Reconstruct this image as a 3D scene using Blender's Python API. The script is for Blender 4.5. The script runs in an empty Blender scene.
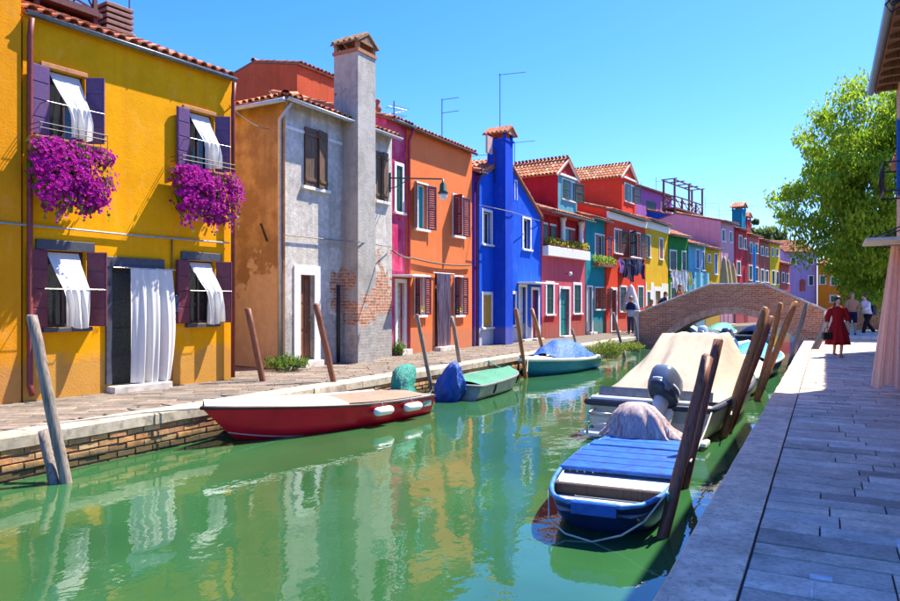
import bpy, math, random
from mathutils import Vector, Matrix, noise
random.seed(7)
rnd = random.random
def U(a, b): return a + (b - a) * random.random()
R = math.radians
scene = bpy.context.scene
COL = scene.collection

# ------------------------------------------------------------------ camera, sky, sun, exposure
YAW = math.atan(375 / 700)          # the canal runs along +Y; the lens looks this far left of it
EYE = 1.5                           # metres above the quay paving (z = 0)
WATER = -0.52
cd = bpy.data.cameras.new('camera'); cam = bpy.data.objects.new('camera', cd); COL.objects.link(cam)
cd.sensor_width = 36; cd.lens = 28; cd.shift_y = 0.0039; cd.clip_start = 0.05; cd.clip_end = 4000
cam.location = (0, 0, EYE); cam.rotation_euler = (R(90), 0, YAW)
scene.camera = cam
SUN_AZ, SUN_EL = R(60), R(58)       # azimuth from +X towards +Y
sun_dir = Vector((math.cos(SUN_EL) * math.cos(SUN_AZ), math.cos(SUN_EL) * math.sin(SUN_AZ), math.sin(SUN_EL)))
world = bpy.data.worlds.new('World'); scene.world = world; world.use_nodes = True
wn = world.node_tree
bg = wn.nodes['Background']; bg.inputs[1].default_value = 0.15
sky = wn.nodes.new('ShaderNodeTexSky'); sky.sky_type = 'NISHITA'; sky.sun_disc = False
sky.sun_elevation = SUN_EL; sky.sun_rotation = R(90) - SUN_AZ
sky.air_density = 1.0; sky.dust_density = 0.5; sky.ozone_density = 2.5
hs = wn.nodes.new('ShaderNodeHueSaturation'); hs.inputs['Hue'].default_value = 0.497; hs.inputs['Saturation'].default_value = 1.35; hs.inputs['Value'].default_value = 1.0
wn.links.new(sky.outputs[0], hs.inputs['Color']); tint = wn.nodes.new('ShaderNodeMix'); tint.data_type = 'RGBA'; tint.blend_type = 'MULTIPLY'; tint.inputs[0].default_value = 1; tint.inputs[7].default_value = (.45, .545, .88, 1)
wn.links.new(hs.outputs[0], tint.inputs[6]); wn.links.new(tint.outputs[2], bg.inputs[0])
sl = bpy.data.lights.new('sun', 'SUN'); sl.energy = 4.7; sl.angle = R(0.5); sl.color = (1.0, 0.91, 0.76)
so = bpy.data.objects.new('sun', sl); COL.objects.link(so); so.location = (10, 10, 30)
so.rotation_euler = sun_dir.to_track_quat('Z', 'Y').to_euler()
vs = scene.view_settings
vs.view_transform = 'Standard'; vs.look = 'None'; vs.gamma = 1; vs.use_curve_mapping = False; vs.exposure = 1.5

# ------------------------------------------------------------------ plan helpers (metres)
FW = Vector((-math.sin(YAW), math.cos(YAW))); RT = Vector((math.cos(YAW), math.sin(YAW)))
def depth(x, y): return x * FW.x + y * FW.y
def gnd(px, py, z=0.0):             # survey note -> plan position of a point at height z
    Z = 700 * (EYE - z) / (py - 304); X = (px - 450) / 700 * Z
    return Vector((Z * FW.x + X * RT.x, Z * FW.y + X * RT.y))
class Line:                         # a facade line in plan
    def __init__(s, p0, p1, off=0.0):
        s.a, s.b = Vector(p0), Vector(p1)
        s.u = (s.b - s.a).normalized(); n = Vector((s.u.y, -s.u.x))   # n = towards the canal
        s.o = s.a + n * off; s.n = n; s.th = math.atan2(s.u.y, s.u.x)
    def offset(s, d): return Line(s.o, s.o + s.u, d)
    def s(s, px):
        d = FW + RT * ((px - 450) / 700)
        den = s.u.x * d.y - s.u.y * d.x
        return (d.x * s.o.y - d.y * s.o.x) / den * 1.0 if den else 0
    def at(s, px): return s.o + s.u * s.s(px)
    def z(s, px, py):
        p = s.at(px); return EYE + (304 - py) / 700 * depth(p.x, p.y)

# ------------------------------------------------------------------ materials
MATS = {}
def newmat(name):
    m = bpy.data.materials.new(name); m.use_nodes = True
    nt = m.node_tree; b = nt.nodes['Principled BSDF']
    return m, nt, b
def N(nt, t, **kw):
    n = nt.nodes.new(t)
    for k, v in kw.items():
        if k in n.inputs: n.inputs[k].default_value = v
        else: setattr(n, k, v)
    return n
def c4(c): return (c[0], c[1], c[2], 1)
def coords(nt, scale=(1, 1, 1), kind='Object'):
    tc = N(nt, 'ShaderNodeTexCoord'); mp = N(nt, 'ShaderNodeMapping'); mp.inputs['Scale'].default_value = scale
    nt.links.new(tc.outputs[kind], mp.inputs[0]); return mp.outputs[0]
def ramp(nt, fac, stops):
    r = N(nt, 'ShaderNodeValToRGB'); e = r.color_ramp.elements
    while len(e) < len(stops): e.new(0.5)
    for i, (p, c) in enumerate(stops): e[i].position = p; e[i].color = c4(c) if not isinstance(c, float) else (c, c, c, 1)
    nt.links.new(fac, r.inputs[0]); return r.outputs[0]
def mix(nt, fac, a, b, mode='MIX'):
    m = N(nt, 'ShaderNodeMix', data_type='RGBA', blend_type=mode)
    for sock, v in ((m.inputs[0], fac), (m.inputs[6], a), (m.inputs[7], b)):
        if isinstance(v, (int, float)): sock.default_value = v
        elif isinstance(v, tuple): sock.default_value = c4(v)
        else: nt.links.new(v, sock)
    return m.outputs[2]
def noise_f(nt, vec, scale, detail=4, rough=.55, dist=0.0):
    n = N(nt, 'ShaderNodeTexNoise', Scale=scale, Detail=detail, Roughness=rough, Distortion=dist)
    nt.links.new(vec, n.inputs['Vector']); return n.outputs['Fac']
def bump(nt, b, h, strength=.3, dist=.02):
    n = N(nt, 'ShaderNodeBump', Strength=strength, Distance=dist)
    nt.links.new(h, n.inputs['Height']); nt.links.new(n.outputs[0], b.inputs['Normal'])
def mul(c, k): return tuple(min(1, x * k) for x in c)
def island_random(nt):
    g = N(nt, 'ShaderNodeNewGeometry'); o = N(nt, 'ShaderNodeObjectInfo')
    a = N(nt, 'ShaderNodeMath', operation='ADD'); nt.links.new(g.outputs['Random Per Island'], a.inputs[0]); nt.links.new(o.outputs['Random'], a.inputs[1])
    f = N(nt, 'ShaderNodeMath', operation='FRACT'); nt.links.new(a.outputs[0], f.inputs[0]); return f.outputs[0]

def plaster(name, col, var=.22, rough=.85, dirt=None, peel=None, peelcol=(.5, .45, .38), scale=1.0, fade=None):
    if name in MATS: return MATS[name]
    m, nt, b = newmat(name); v = coords(nt)
    n1 = noise_f(nt, v, .9 * scale, 6, .62, .4); n2 = noise_f(nt, v, 9 * scale, 5, .6)
    c = ramp(nt, n1, [(.28, mul(col, 1 - var)), (.52, col), (.74, mul(col, 1 + var * .6))])
    c = mix(nt, mix(nt, 1.0, n2, (.42, .42, .42), 'MULTIPLY'), c, mul(col, .58))
    pale = tuple(min(1, x * .9 + .05) for x in col)
    c = mix(nt, ramp(nt, noise_f(nt, coords(nt, (1.3, 1.3, .8)), 2.3, 7, .7, .8), [(.54, 0.0), (.68, .5)]), c, pale)
    tc0 = N(nt, 'ShaderNodeTexCoord'); s0 = N(nt, 'ShaderNodeSeparateXYZ'); nt.links.new(tc0.outputs['Object'], s0.inputs[0])
    dm = N(nt, 'ShaderNodeMath', operation='MULTIPLY_ADD'); dm.inputs[1].default_value = -1.1; nt.links.new(noise_f(nt, v, 1.9, 6, .7), dm.inputs[0]); nt.links.new(s0.outputs[2], dm.inputs[2])
    c = mix(nt, ramp(nt, dm.outputs[0], [(0.0, .55), (.22, 0.0)]), c, mix(nt, .5, mul(col, .55), (.32, .27, .20)))
    vs_ = coords(nt, (5, 5, .35)); st = noise_f(nt, vs_, 1.0, 4, .6)
    c = mix(nt, ramp(nt, st, [(.48, 0.0), (.76, .5)]), c, dirt or mul(col, .5))
    if fade: c = mix(nt, ramp(nt, noise_f(nt, v, 1.3, 6, .65), [(.42, 0.0), (.56, .85)]), c, fade)
    hgt = noise_f(nt, v, 30, 4, .6)
    if peel:
        # worn skirting: plaster lost near the ground in ragged patches
        sp = N(nt, 'ShaderNodeSeparateXYZ'); tc = N(nt, 'ShaderNodeTexCoord'); nt.links.new(tc.outputs['Object'], sp.inputs[0])
        mr = N(nt, 'ShaderNodeMapRange'); nt.links.new(sp.outputs[2], mr.inputs[0])
        mr.inputs[1].default_value = peel[0]; mr.inputs[2].default_value = peel[1]; mr.inputs[3].default_value = .62; mr.inputs[4].default_value = .0
        a = N(nt, 'ShaderNodeMath', operation='ADD'); nt.links.new(noise_f(nt, v, 1.7, 6, .65), a.inputs[0]); nt.links.new(mr.outputs[0], a.inputs[1])
        k = ramp(nt, a.outputs[0], [(.84, 0.0), (.87, 1.0)])
        c = mix(nt, k, c, mix(nt, noise_f(nt, v, 5, 5), peelcol, mul(peelcol, .6)))
    nt.links.new(c, b.inputs['Base Color']); b.inputs['Roughness'].default_value = rough
    b.inputs['Specular IOR Level'].default_value = .08
    hh = mix(nt, .45, mix(nt, .4, hgt, n2), n1)
    bump(nt, b, hh, .55, .022); MATS[name] = m; return m
def simple(name, col, rough=.6, var=.18, nscale=12, stretch=(1, 1, 1), bmp=.15, metal=0, spec=.4, dark=None, per=0.0):
    if name in MATS: return MATS[name]
    m, nt, b = newmat(name); v = coords(nt, stretch)
    n1 = noise_f(nt, v, nscale, 5, .6)
    c = ramp(nt, n1, [(.3, dark or mul(col, 1 - var * 1.5)), (.5, col), (.72, mul(col, 1 + var))])
    if per:
        f = island_random(nt); c = mix(nt, 1.0, c, ramp(nt, f, [(0, (1 - per,) * 3), (1, (1 + per * .4,) * 3)]), 'MULTIPLY')
    nt.links.new(c, b.inputs['Base Color']); b.inputs['Roughness'].default_value = rough
    b.inputs['Metallic'].default_value = metal; b.inputs['Specular IOR Level'].default_value = spec
    if bmp: bump(nt, b, n1, bmp, .01)
    MATS[name] = m; return m
def pieces(name, cols, rough=.8, nscale=18, bmp=.35, stretch=(1, 1, 1), speck=None, algae=None):
    # stones, bricks, tiles, leaves: each piece picks its own tone
    if name in MATS: return MATS[name]
    m, nt, b = newmat(name); f = island_random(nt)
    k = len(cols) - 1
    c = ramp(nt, f, [(i / k, cc) for i, cc in enumerate(cols)])
    ge = N(nt, 'ShaderNodeNewGeometry'); sc_ = N(nt, 'ShaderNodeMath', operation='MULTIPLY'); sc_.inputs[1].default_value = 37.0; nt.links.new(f, sc_.inputs[0])
    va = N(nt, 'ShaderNodeVectorMath', operation='ADD'); nt.links.new(ge.outputs['Position'], va.inputs[0]); nt.links.new(sc_.outputs[0], va.inputs[1])
    v = va.outputs[0]; n1 = noise_f(nt, v, nscale, 6, .65); n2 = noise_f(nt, v, nscale * .17, 3)
    c = mix(nt, 1.0, c, ramp(nt, n1, [(.25, .62), (.55, 1.0), (.8, 1.22)]), 'MULTIPLY')
    c = mix(nt, 1.0, c, ramp(nt, n2, [(.3, .78), (.7, 1.15)]), 'MULTIPLY')
    c = mix(nt, 1.0, c, ramp(nt, noise_f(nt, ge.outputs['Position'], 1.7, 6, .68, .6), [(.32, .70), (.5, 1.0), (.7, 1.08)]), 'MULTIPLY')
    if algae is not None:
        sz = N(nt, 'ShaderNodeSeparateXYZ'); nt.links.new(ge.outputs['Position'], sz.inputs[0]); am = N(nt, 'ShaderNodeMath', operation='MULTIPLY_ADD'); am.inputs[1].default_value = -.22; nt.links.new(noise_f(nt, ge.outputs['Position'], 3.0, 5, .6), am.inputs[0]); nt.links.new(sz.outputs[2], am.inputs[2])
        mz = N(nt, 'ShaderNodeMapRange'); nt.links.new(am.outputs[0], mz.inputs[0])
        for i_, q_ in enumerate((algae - .04, algae + .05, .85, 0.0)): mz.inputs[i_ + 1].default_value = q_
        c = mix(nt, mz.outputs[0], c, (.05, .055, .022))
    if speck: c = mix(nt, ramp(nt, noise_f(nt, v, speck, 3, .6, .6), [(.55, 0.0), (.63, .55)]), c, tuple(x * .38 for x in cols[0]))
    nt.links.new(c, b.inputs['Base Color']); b.inputs['Roughness'].default_value = rough; b.inputs['Specular IOR Level'].default_value = .3
    if bmp: bump(nt, b, n1, bmp, .012)
    MATS[name] = m; return m
def wood(name, col, dark=None, rough=.6): return simple(name, col, rough, .35, 6, (8, 8, .6), .3, 0, .35, dark or mul(col, .35))
def cloth(name, col, trans=.25, rough=.9):
    if name in MATS: return MATS[name]
    m, nt, b = newmat(name); v = coords(nt); n = noise_f(nt, v, 160, 2)
    c = mix(nt, ramp(nt, noise_f(nt, v, 3, 4), [(.3, 0.0), (.8, .25)]), col, mul(col, .8))
    nt.links.new(c, b.inputs['Base Color']); b.inputs['Roughness'].default_value = rough; b.inputs['Specular IOR Level'].default_value = .15
    bump(nt, b, n, .15, .003)
    if trans:
        out = nt.nodes['Material Output']; t = N(nt, 'ShaderNodeBsdfTranslucent'); nt.links.new(c, t.inputs[0])
        ms = N(nt, 'ShaderNodeMixShader'); ms.inputs[0].default_value = trans
        nt.links.new(b.outputs[0], ms.inputs[1]); nt.links.new(t.outputs[0], ms.inputs[2]); nt.links.new(ms.outputs[0], out.inputs[0])
    MATS[name] = m; return m
def tarp(name, col, rough=.45, crease=7, st=.8):
    if name in MATS: return MATS[name]
    m, nt, b = newmat(name); v = coords(nt, (1.4, .7, 1))
    n = noise_f(nt, v, crease, 4, .55, .8); n2 = noise_f(nt, v, 2.2, 4)
    c = mix(nt, ramp(nt, n2, [(.35, 0.0), (.75, .5)]), col, mul(col, .62))
    nt.links.new(c, b.inputs['Base Color']); b.inputs['Roughness'].default_value = rough
    bump(nt, b, mix(nt, .4, n, noise_f(nt, v, crease * 2.6, 5, .6, 1.2)), st, .07); MATS[name] = m; return m
def leafmat(name, cols):
    if name in MATS: return MATS[name]
    m, nt, b = newmat(name); f = island_random(nt); k = len(cols) - 1
    c = ramp(nt, f, [(i / k, cc) for i, cc in enumerate(cols)])
    nt.links.new(c, b.inputs['Base Color']); b.inputs['Roughness'].default_value = .55; b.inputs['Specular IOR Level'].default_value = .3
    out = nt.nodes['Material Output']; t = N(nt, 'ShaderNodeBsdfTranslucent'); nt.links.new(c, t.inputs[0])
    ms = N(nt, 'ShaderNodeMixShader'); ms.inputs[0].default_value = .5
    nt.links.new(b.outputs[0], ms.inputs[1]); nt.links.new(t.outputs[0], ms.inputs[2]); nt.links.new(ms.outputs[0], out.inputs[0])
    MATS[name] = m; return m
def brickmat(name, c1, c2, mortar, size=(.25, .07), extra=None):
    if name in MATS: return MATS[name]
    m, nt, b = newmat(name); tc = N(nt, 'ShaderNodeTexCoord')
    sp = N(nt, 'ShaderNodeSeparateXYZ'); nt.links.new(tc.outputs['Object'], sp.inputs[0])
    cb = N(nt, 'ShaderNodeCombineXYZ'); ad = N(nt, 'ShaderNodeMath', operation='ADD')
    nt.links.new(sp.outputs[0], ad.inputs[0]); nt.links.new(sp.outputs[1], ad.inputs[1])
    nt.links.new(ad.outputs[0], cb.inputs[0]); nt.links.new(sp.outputs[2], cb.inputs[1])
    br = N(nt, 'ShaderNodeTexBrick', Scale=1.0); br.inputs['Brick Width'].default_value = size[0]; br.inputs['Row Height'].default_value = size[1]
    br.inputs['Mortar Size'].default_value = .009; br.inputs['Color1'].default_value = c4(c1); br.inputs['Color2'].default_value = c4(c2); br.inputs['Mortar'].default_value = c4(mortar)
    br.inputs['Bias'].default_value = -.1
    nt.links.new(cb.outputs[0], br.inputs[0]); v = coords(nt)
    c = mix(nt, 1.0, br.outputs[0], ramp(nt, noise_f(nt, v, 14, 5), [(.25, .55), (.55, 1.0), (.8, 1.35)]), 'MULTIPLY')
    c = mix(nt, ramp(nt, noise_f(nt, v, 1.6, 6, .65), [(.5, 0.0), (.68, .7)]), c, extra or mortar)
    nt.links.new(c, b.inputs['Base Color']); b.inputs['Roughness'].default_value = .9; b.inputs['Specular IOR Level'].default_value = .2
    bump(nt, b, br.outputs[1], -.5, .01); MATS[name] = m; return m
def peeled_wall(name, col, zlo, zhi, base_cem):
    # white lime plaster, brick showing in a ragged band, cement skirting below
    m, nt, b = newmat(name); v = coords(nt)
    tc = N(nt, 'ShaderNodeTexCoord'); sp = N(nt, 'ShaderNodeSeparateXYZ'); nt.links.new(tc.outputs['Object'], sp.inputs[0])
    n1 = noise_f(nt, v, 1.1, 7, .66, .5); n2 = noise_f(nt, v, 7, 6, .65)
    c = ramp(nt, n1, [(.32, mul(col, .55)), (.5, col), (.75, mul(col, 1.1))])
    c = mix(nt, ramp(nt, n2, [(.42, 0.0), (.66, .65)]), c, (.34, .30, .24))
    c = mix(nt, ramp(nt, noise_f(nt, v, 2.6, 7, .7, 1.0), [(.5, 0.0), (.58, .6)]), c, (.46, .42, .35))
    c = mix(nt, ramp(nt, noise_f(nt, coords(nt, (4, 4, .3)), 1, 5, .65), [(.46, 0.0), (.7, .65)]), c, (.27, .25, .21))
    cb = N(nt, 'ShaderNodeCombineXYZ'); ad = N(nt, 'ShaderNodeMath', operation='ADD')
    nt.links.new(sp.outputs[0], ad.inputs[0]); nt.links.new(sp.outputs[1], ad.inputs[1])
    nt.links.new(ad.outputs[0], cb.inputs[0]); nt.links.new(sp.outputs[2], cb.inputs[1])
    br = N(nt, 'ShaderNodeTexBrick', Scale=1.0); br.inputs['Brick Width'].default_value = .26; br.inputs['Row Height'].default_value = .08; br.inputs['Mortar Size'].default_value = .012
    br.inputs['Color1'].default_value = (.42, .13, .06, 1); br.inputs['Color2'].default_value = (.55, .26, .14, 1); br.inputs['Mortar'].default_value = (.5, .44, .36, 1)
    nt.links.new(cb.outputs[0], br.inputs[0])
    bc = mix(nt, 1.0, br.outputs[0], ramp(nt, noise_f(nt, v, 11, 5), [(.3, .5), (.55, 1.0), (.8, 1.3)]), 'MULTIPLY')
    def mr(a, bb, lo, hi):
        k = N(nt, 'ShaderNodeMapRange', interpolation_type='SMOOTHSTEP'); nt.links.new(sp.outputs[2], k.inputs[0])
        for i, q in enumerate((a, bb, lo, hi)): k.inputs[i + 1].default_value = q
        return k.outputs[0]
    up = mr(zhi - 1.2, zhi + 1.5, .34, -.12); a = N(nt, 'ShaderNodeMath', operation='MULTIPLY_ADD'); a.inputs[1].default_value = 1.5
    nt.links.new(noise_f(nt, v, 1.25, 8, .68), a.inputs[0]); nt.links.new(up, a.inputs[2])
    kx = N(nt, 'ShaderNodeMapRange', interpolation_type='SMOOTHSTEP'); nt.links.new(sp.outputs[0], kx.inputs[0])
    for i, q in enumerate((.9, 2.3, -.32, .06)): kx.inputs[i + 1].default_value = q
    a3 = N(nt, 'ShaderNodeMath', operation='ADD'); nt.links.new(a.outputs[0], a3.inputs[0]); nt.links.new(kx.outputs[0], a3.inputs[1])
    k = ramp(nt, a3.outputs[0], [(.92, 0.0), (.95, 1.0)])
    c = mix(nt, k, c, bc)
    lo = mr(zlo - .5, zlo + .5, .5, 0.0); a2 = N(nt, 'ShaderNodeMath', operation='ADD')
    nt.links.new(lo, a2.inputs[0]); nt.links.new(noise_f(nt, v, 2.4, 6, .65), a2.inputs[1])
    k2 = ramp(nt, a2.outputs[0], [(.68, 0.0), (.71, 1.0)])
    c = mix(nt, k2, c, ramp(nt, n2, [(.3, mul(base_cem, .6)), (.6, base_cem), (.8, mul(base_cem, 1.2))]))
    nt.links.new(c, b.inputs['Base Color']); b.inputs['Roughness'].default_value = .9; b.inputs['Specular IOR Level'].default_value = .2
    bump(nt, b, mix(nt, k, noise_f(nt, v, 22, 5), br.outputs[1]), .5, .02); return m

GLASS = simple('window glass', (.012, .018, .022), .06, .3, 3, (1, 1, 1), 0, 0, .6)
ROOFTILE = pieces('terracotta roof tile', [(.62, .27, .13), (.40, .13, .06), (.55, .20, .09), (.34, .12, .07), (.68, .36, .20), (.48, .17, .08)], .85, 9)
ROOFBASE = simple('old terracotta bed', (.26, .10, .055), .9)
GUTTER = simple('weathered zinc', (.13, .17, .20), .45, .2, 6, (1, 1, 1), .05, .6)
GUTTERL = simple('pale zinc', (.42, .47, .52), .45, .15, 6, (1, 1, 1), .05, .5)
IRON = simple('black iron', (.02, .02, .022), .5)
WHITE = simple('white painted stone', (.72, .71, .68), .6, .1, 14, (1, 1, 1), .15)
STONE = simple('istrian stone', (.62, .57, .48), .8, .25, 5, (1, 1, 1), .3, 0, .25)
CABLE = simple('grey cable', (.16, .17, .18), .6)
WHITECLOTH = cloth('white cotton', (.82, .81, .77), .3)

# ------------------------------------------------------------------ mesh builder
class MB:
    def __init__(s): s.v = []; s.f = []
    def add(s, vs, fs):
        o = len(s.v); s.v.extend([tuple(p) for p in vs]); s.f.extend([tuple(i + o for i in f) for f in fs]); return s
    def box(s, x0, x1, y0, y1, z0, z1, M=None):
        p = [Vector((x, y, z)) for z in (z0, z1) for x, y in ((x0, y0), (x1, y0), (x1, y1), (x0, y1))]
        if M: p = [M @ q for q in p]
        return s.add(p, [(3, 2, 1, 0), (4, 5, 6, 7), (0, 1, 5, 4), (1, 2, 6, 5), (2, 3, 7, 6), (3, 0, 4, 7)])
    def cbox(s, x0, x1, y0, y1, z0, z1, c=.01, M=None):     # box with chamfered top edges
        p = [(x0, y0, z0), (x1, y0, z0), (x1, y1, z0), (x0, y1, z0), (x0, y0, z1 - c), (x1, y0, z1 - c), (x1, y1, z1 - c), (x0, y1, z1 - c),
             (x0 + c, y0 + c, z1), (x1 - c, y0 + c, z1), (x1 - c, y1 - c, z1), (x0 + c, y1 - c, z1)]
        p = [Vector(q) for q in p]
        if M: p = [M @ q for q in p]
        f = [(3, 2, 1, 0), (8, 9, 10, 11)]
        for a in (0, 4):
            for i in range(4): j = (i + 1) % 4; f.append((a + i, a + j, a + 4 + j, a + 4 + i))
        return s.add(p, f)
    def quad(s, *p): return s.add(p, [tuple(range(len(p)))])
    def ring(s, rings, caps=True, closed=True):
        n = len(rings[0]); o = len(s.v); s.v.extend([tuple(p) for r in rings for p in r])
        for i in range(len(rings) - 1):
            for j in range(n if closed else n - 1):
                k = (j + 1) % n
                s.f.append((o + i * n + j, o + i * n + k, o + (i + 1) * n + k, o + (i + 1) * n + j))
        if caps and closed:
            s.f.append(tuple(o + j for j in reversed(range(n)))); q = o + (len(rings) - 1) * n; s.f.append(tuple(q + j for j in range(n)))
        return s
    def tube(s, pts, r, n=8, caps=True):
        pts = [Vector(p) for p in pts]; rs = r if isinstance(r, (list, tuple)) else [r] * len(pts); rings = []
        od = pts[-1] - pts[0]; od = od.normalized() if od.length > 1e-6 else Vector((1, 0, 0)); ref = Vector((0, 0, 1)) if abs(od.z) < .8 else Vector((1, 0, 0)) if abs(od.x) < .7 else Vector((0, 1, 0))
        for i, p in enumerate(pts):
            d = (pts[min(i + 1, len(pts) - 1)] - pts[max(i - 1, 0)]).normalized()
            a = ref
            e1 = d.cross(a).normalized(); e2 = d.cross(e1)
            rings.append([p + (e1 * math.cos(2 * math.pi * k / n) + e2 * math.sin(2 * math.pi * k / n)) * rs[i] for k in range(n)])
        return s.ring(rings, caps)
    def lathe(s, prof, n=14, c=(0, 0, 0), M=None):
        rings = [[Vector((c[0] + r * math.cos(2 * math.pi * k / n), c[1] + r * math.sin(2 * math.pi * k / n), c[2] + z)) for k in range(n)] for r, z in prof]
        if M: rings = [[M @ p for p in q] for q in rings]
        return s.ring(rings)
    def ball(s, c, rx, ry=None, rz=None, n=10, m=6):
        ry = ry or rx; rz = rz or rx
        return s.ring([[(c[0] + rx * math.sin(t) * math.cos(2 * math.pi * k / n), c[1] + ry * math.sin(t) * math.sin(2 * math.pi * k / n), c[2] - rz * math.cos(t)) for k in range(n)]
                       for t in [math.pi * (i + .15) / (m + .3) for i in range(m + 1)]])
    def grid(s, fn, nu, nv):
        o = len(s.v)
        for j in range(nv + 1):
            for i in range(nu + 1): s.v.append(tuple(fn(i / nu, j / nv)))
        for j in range(nv):
            for i in range(nu): a = o + j * (nu + 1) + i; s.f.append((a, a + 1, a + nu + 2, a + nu + 1))
        return s
    def mesh(s, name, mat, smooth=False):
        m = bpy.data.meshes.new(name); m.from_pydata(s.v, [], s.f); m.update()
        if mat: m.materials.append(mat)
        if smooth: m.polygons.foreach_set('use_smooth', [True] * len(m.polygons))
        return m
    def build(s, name, mat, parent=None, smooth=False, loc=None, rot=None):
        return link(name, s.mesh(name, mat, smooth), parent, loc, rot)
def link(name, mesh, parent=None, loc=None, rot=None, M=None):
    o = bpy.data.objects.new(name, mesh); COL.objects.link(o)
    if parent: o.parent = parent
    if M is not None: o.matrix_local = M
    else:
        if loc is not None: o.location = loc
        if rot is not None: o.rotation_euler = rot
    return o
def tag(o, label, cat, group=None):
    o['label'] = label; o['category'] = cat
    if group: o['group'] = group
    return o
def thing(name, label, cat, loc=(0, 0, 0), rz=0, group=None):
    o = bpy.data.objects.new(name, None); COL.objects.link(o); o.location = loc; o.rotation_euler = (0, 0, rz)
    o.empty_display_size = .2
    return tag(o, label, cat, group)
def structure(o): o['kind'] = 'structure'; return o
def stuff(o): o['kind'] = 'stuff'; return o
def hexc(h):                        # sRGB hex -> linear
    return tuple(((int(h[i:i + 2], 16) / 255 + .055) / 1.055) ** 2.4 if int(h[i:i + 2], 16) > 10 else int(h[i:i + 2], 16) / 3294 for i in (0, 2, 4))

# ------------------------------------------------------------------ the setting: ground, canal, quays
LBANK = [(-8.45, -14), (-8.12, 4.6), (-7.98, 12), (-7.6, 33), (-6.9, 42), (-5.6, 50), (-1.8, 63), (3.2, 72), (9, 79), (30, 96)]
RBANK = [(-.77, -14), (-.77, 33), (-.6, 38), (.6, 46), (4.5, 57), (10, 66), (16, 73), (38, 90)]
def lerp_bank(bank, y):
    for (x0, y0), (x1, y1) in zip(bank, bank[1:]):
        if y0 <= y <= y1: return x0 + (x1 - x0) * (y - y0) / (y1 - y0)
    return bank[-1][0]
GROUNDM = simple('dull earth', (.16, .14, .11), .95)
structure(MB().quad((-900, -600, -1.4), (1200, -600, -1.4), (1200, 1500, -1.4), (-900, 1500, -1.4)).build('ground', GROUNDM))
# canal water
wm, nt, b = newmat('green canal water')
v = coords(nt, (1, 1, 1))
vn = noise_f(nt, v, .35, 3)
b.inputs['Roughness'].default_value = .015; b.inputs['IOR'].default_value = 1.75
nt.links.new(ramp(nt, vn, [(.35, (.020, .080, .026)), (.65, (.032, .118, .040))]), b.inputs['Base Color'])
w1 = noise_f(nt, coords(nt, (1.0, .75, 1)), .95, 2, .4, .3); w2 = noise_f(nt, coords(nt, (1.2, .9, 1)), 5.0, 3, .5, .2)
bump(nt, b, mix(nt, .14, w1, w2), .165, .12)
WATERM = wm
mb = MB(); L = [Vector((x - .6, y)) for x, y in LBANK]; Rr = [Vector((x + .6, y)) for x, y in RBANK]
n = min(len(L), len(Rr))
wp = MB(); wp.add([(p.x, p.y, WATER) for p in L] + [(p.x, p.y, WATER) for p in reversed(Rr)], [tuple(range(len(L) + len(Rr)))[::-1]])
structure(wp.build('canal_water', WATERM))
# left bank block
PAVE_L = pieces('left quay paving', [(.165, .135, .105), (.22, .18, .14), (.135, .11, .092), (.265, .21, .165), (.195, .15, .115), (.185, .165, .142)], .85, 14, .3)
PAVEBED = simple('paving joint sand', (.19, .165, .14), .95)
def land(name, bank, far, mat, inset):
    pts = [(x + inset, y) for x, y in bank]; m = MB(); k = len(pts)
    top = [(x, y, -.02) for x, y in pts] + [(far, pts[-1][1], -.02), (far, pts[0][1], -.02)]
    m.add(top, [tuple(range(len(top)))] if far < 0 else [tuple(range(len(top)))[::-1]])
    for (x0, y0), (x1, y1) in zip(pts, pts[1:]): m.quad((x0, y0, -1.4), (x1, y1, -1.4), (x1, y1, -.02), (x0, y0, -.02))
    return structure(m.build(name, mat))
leftland = land('left_quay', LBANK, -300, PAVEBED, -.12)
rightland = land('right_quay', RBANK, 300, simple('quay bed', (.06, .055, .05), .95), .12)
structure(MB().quad((-300, 90, -.03), (-300, 1200, -.03), (600, 1200, -.03), (600, 90, -.03)).build('far_ground', GROUNDM))

# kerb stones (each a piece of the quay)
KERB_L = pieces('left kerb stone', [(.54, .45, .33), (.48, .40, .29), (.58, .49, .37), (.45, .38, .29)], .85, 6, .5, speck=9)
KERB_R = pieces('right kerb stone', [(.78, .58, .41), (.82, .62, .46), (.74, .55, .40)], .8, 11, .6, speck=30)
def kerbs(bank, y0, y1, width, side, mat, parent, lens):
    y = y0
    while y < y1:
        L_ = U(*lens); a = Vector((lerp_bank(bank, y), y)); bb = Vector((lerp_bank(bank, y + L_), y + L_)); d = (bb - a); ln = d.length
        m = MB(); M = Matrix.Rotation(math.atan2(d.y, d.x), 4, 'Z')
        nn = 6; c = .018
        # stone with softened, slightly uneven arris
        s = 1 if side < 0 else -1
        prof = [(0, -.15), (0, -c), (c, 0), (width, 0), (width, -.15)]
        rings = []
        for i in range(nn + 1):
            t = .004 + (ln - .008) * i / nn; e = U(-.012, .010)
            rings.append([(t, s * (q + (e if q < .1 else 0)), z + U(-.002, .002)) for q, z in prof])
        if s < 0: rings = [r_[::-1] for r_ in rings]
        m.ring(rings)
        o = m.build('kerb_stone', mat, parent); o.matrix_local = Matrix.Translation((a.x, a.y, .004)) @ M
        y += L_
kerbs(LBANK, 1.5, 46, .42, -1, KERB_L, leftland, (1.3, 2.1))
kerbs(RBANK, 1.0, 44, .37, 1, KERB_R, rightland, (1.9, 3.0))

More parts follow.
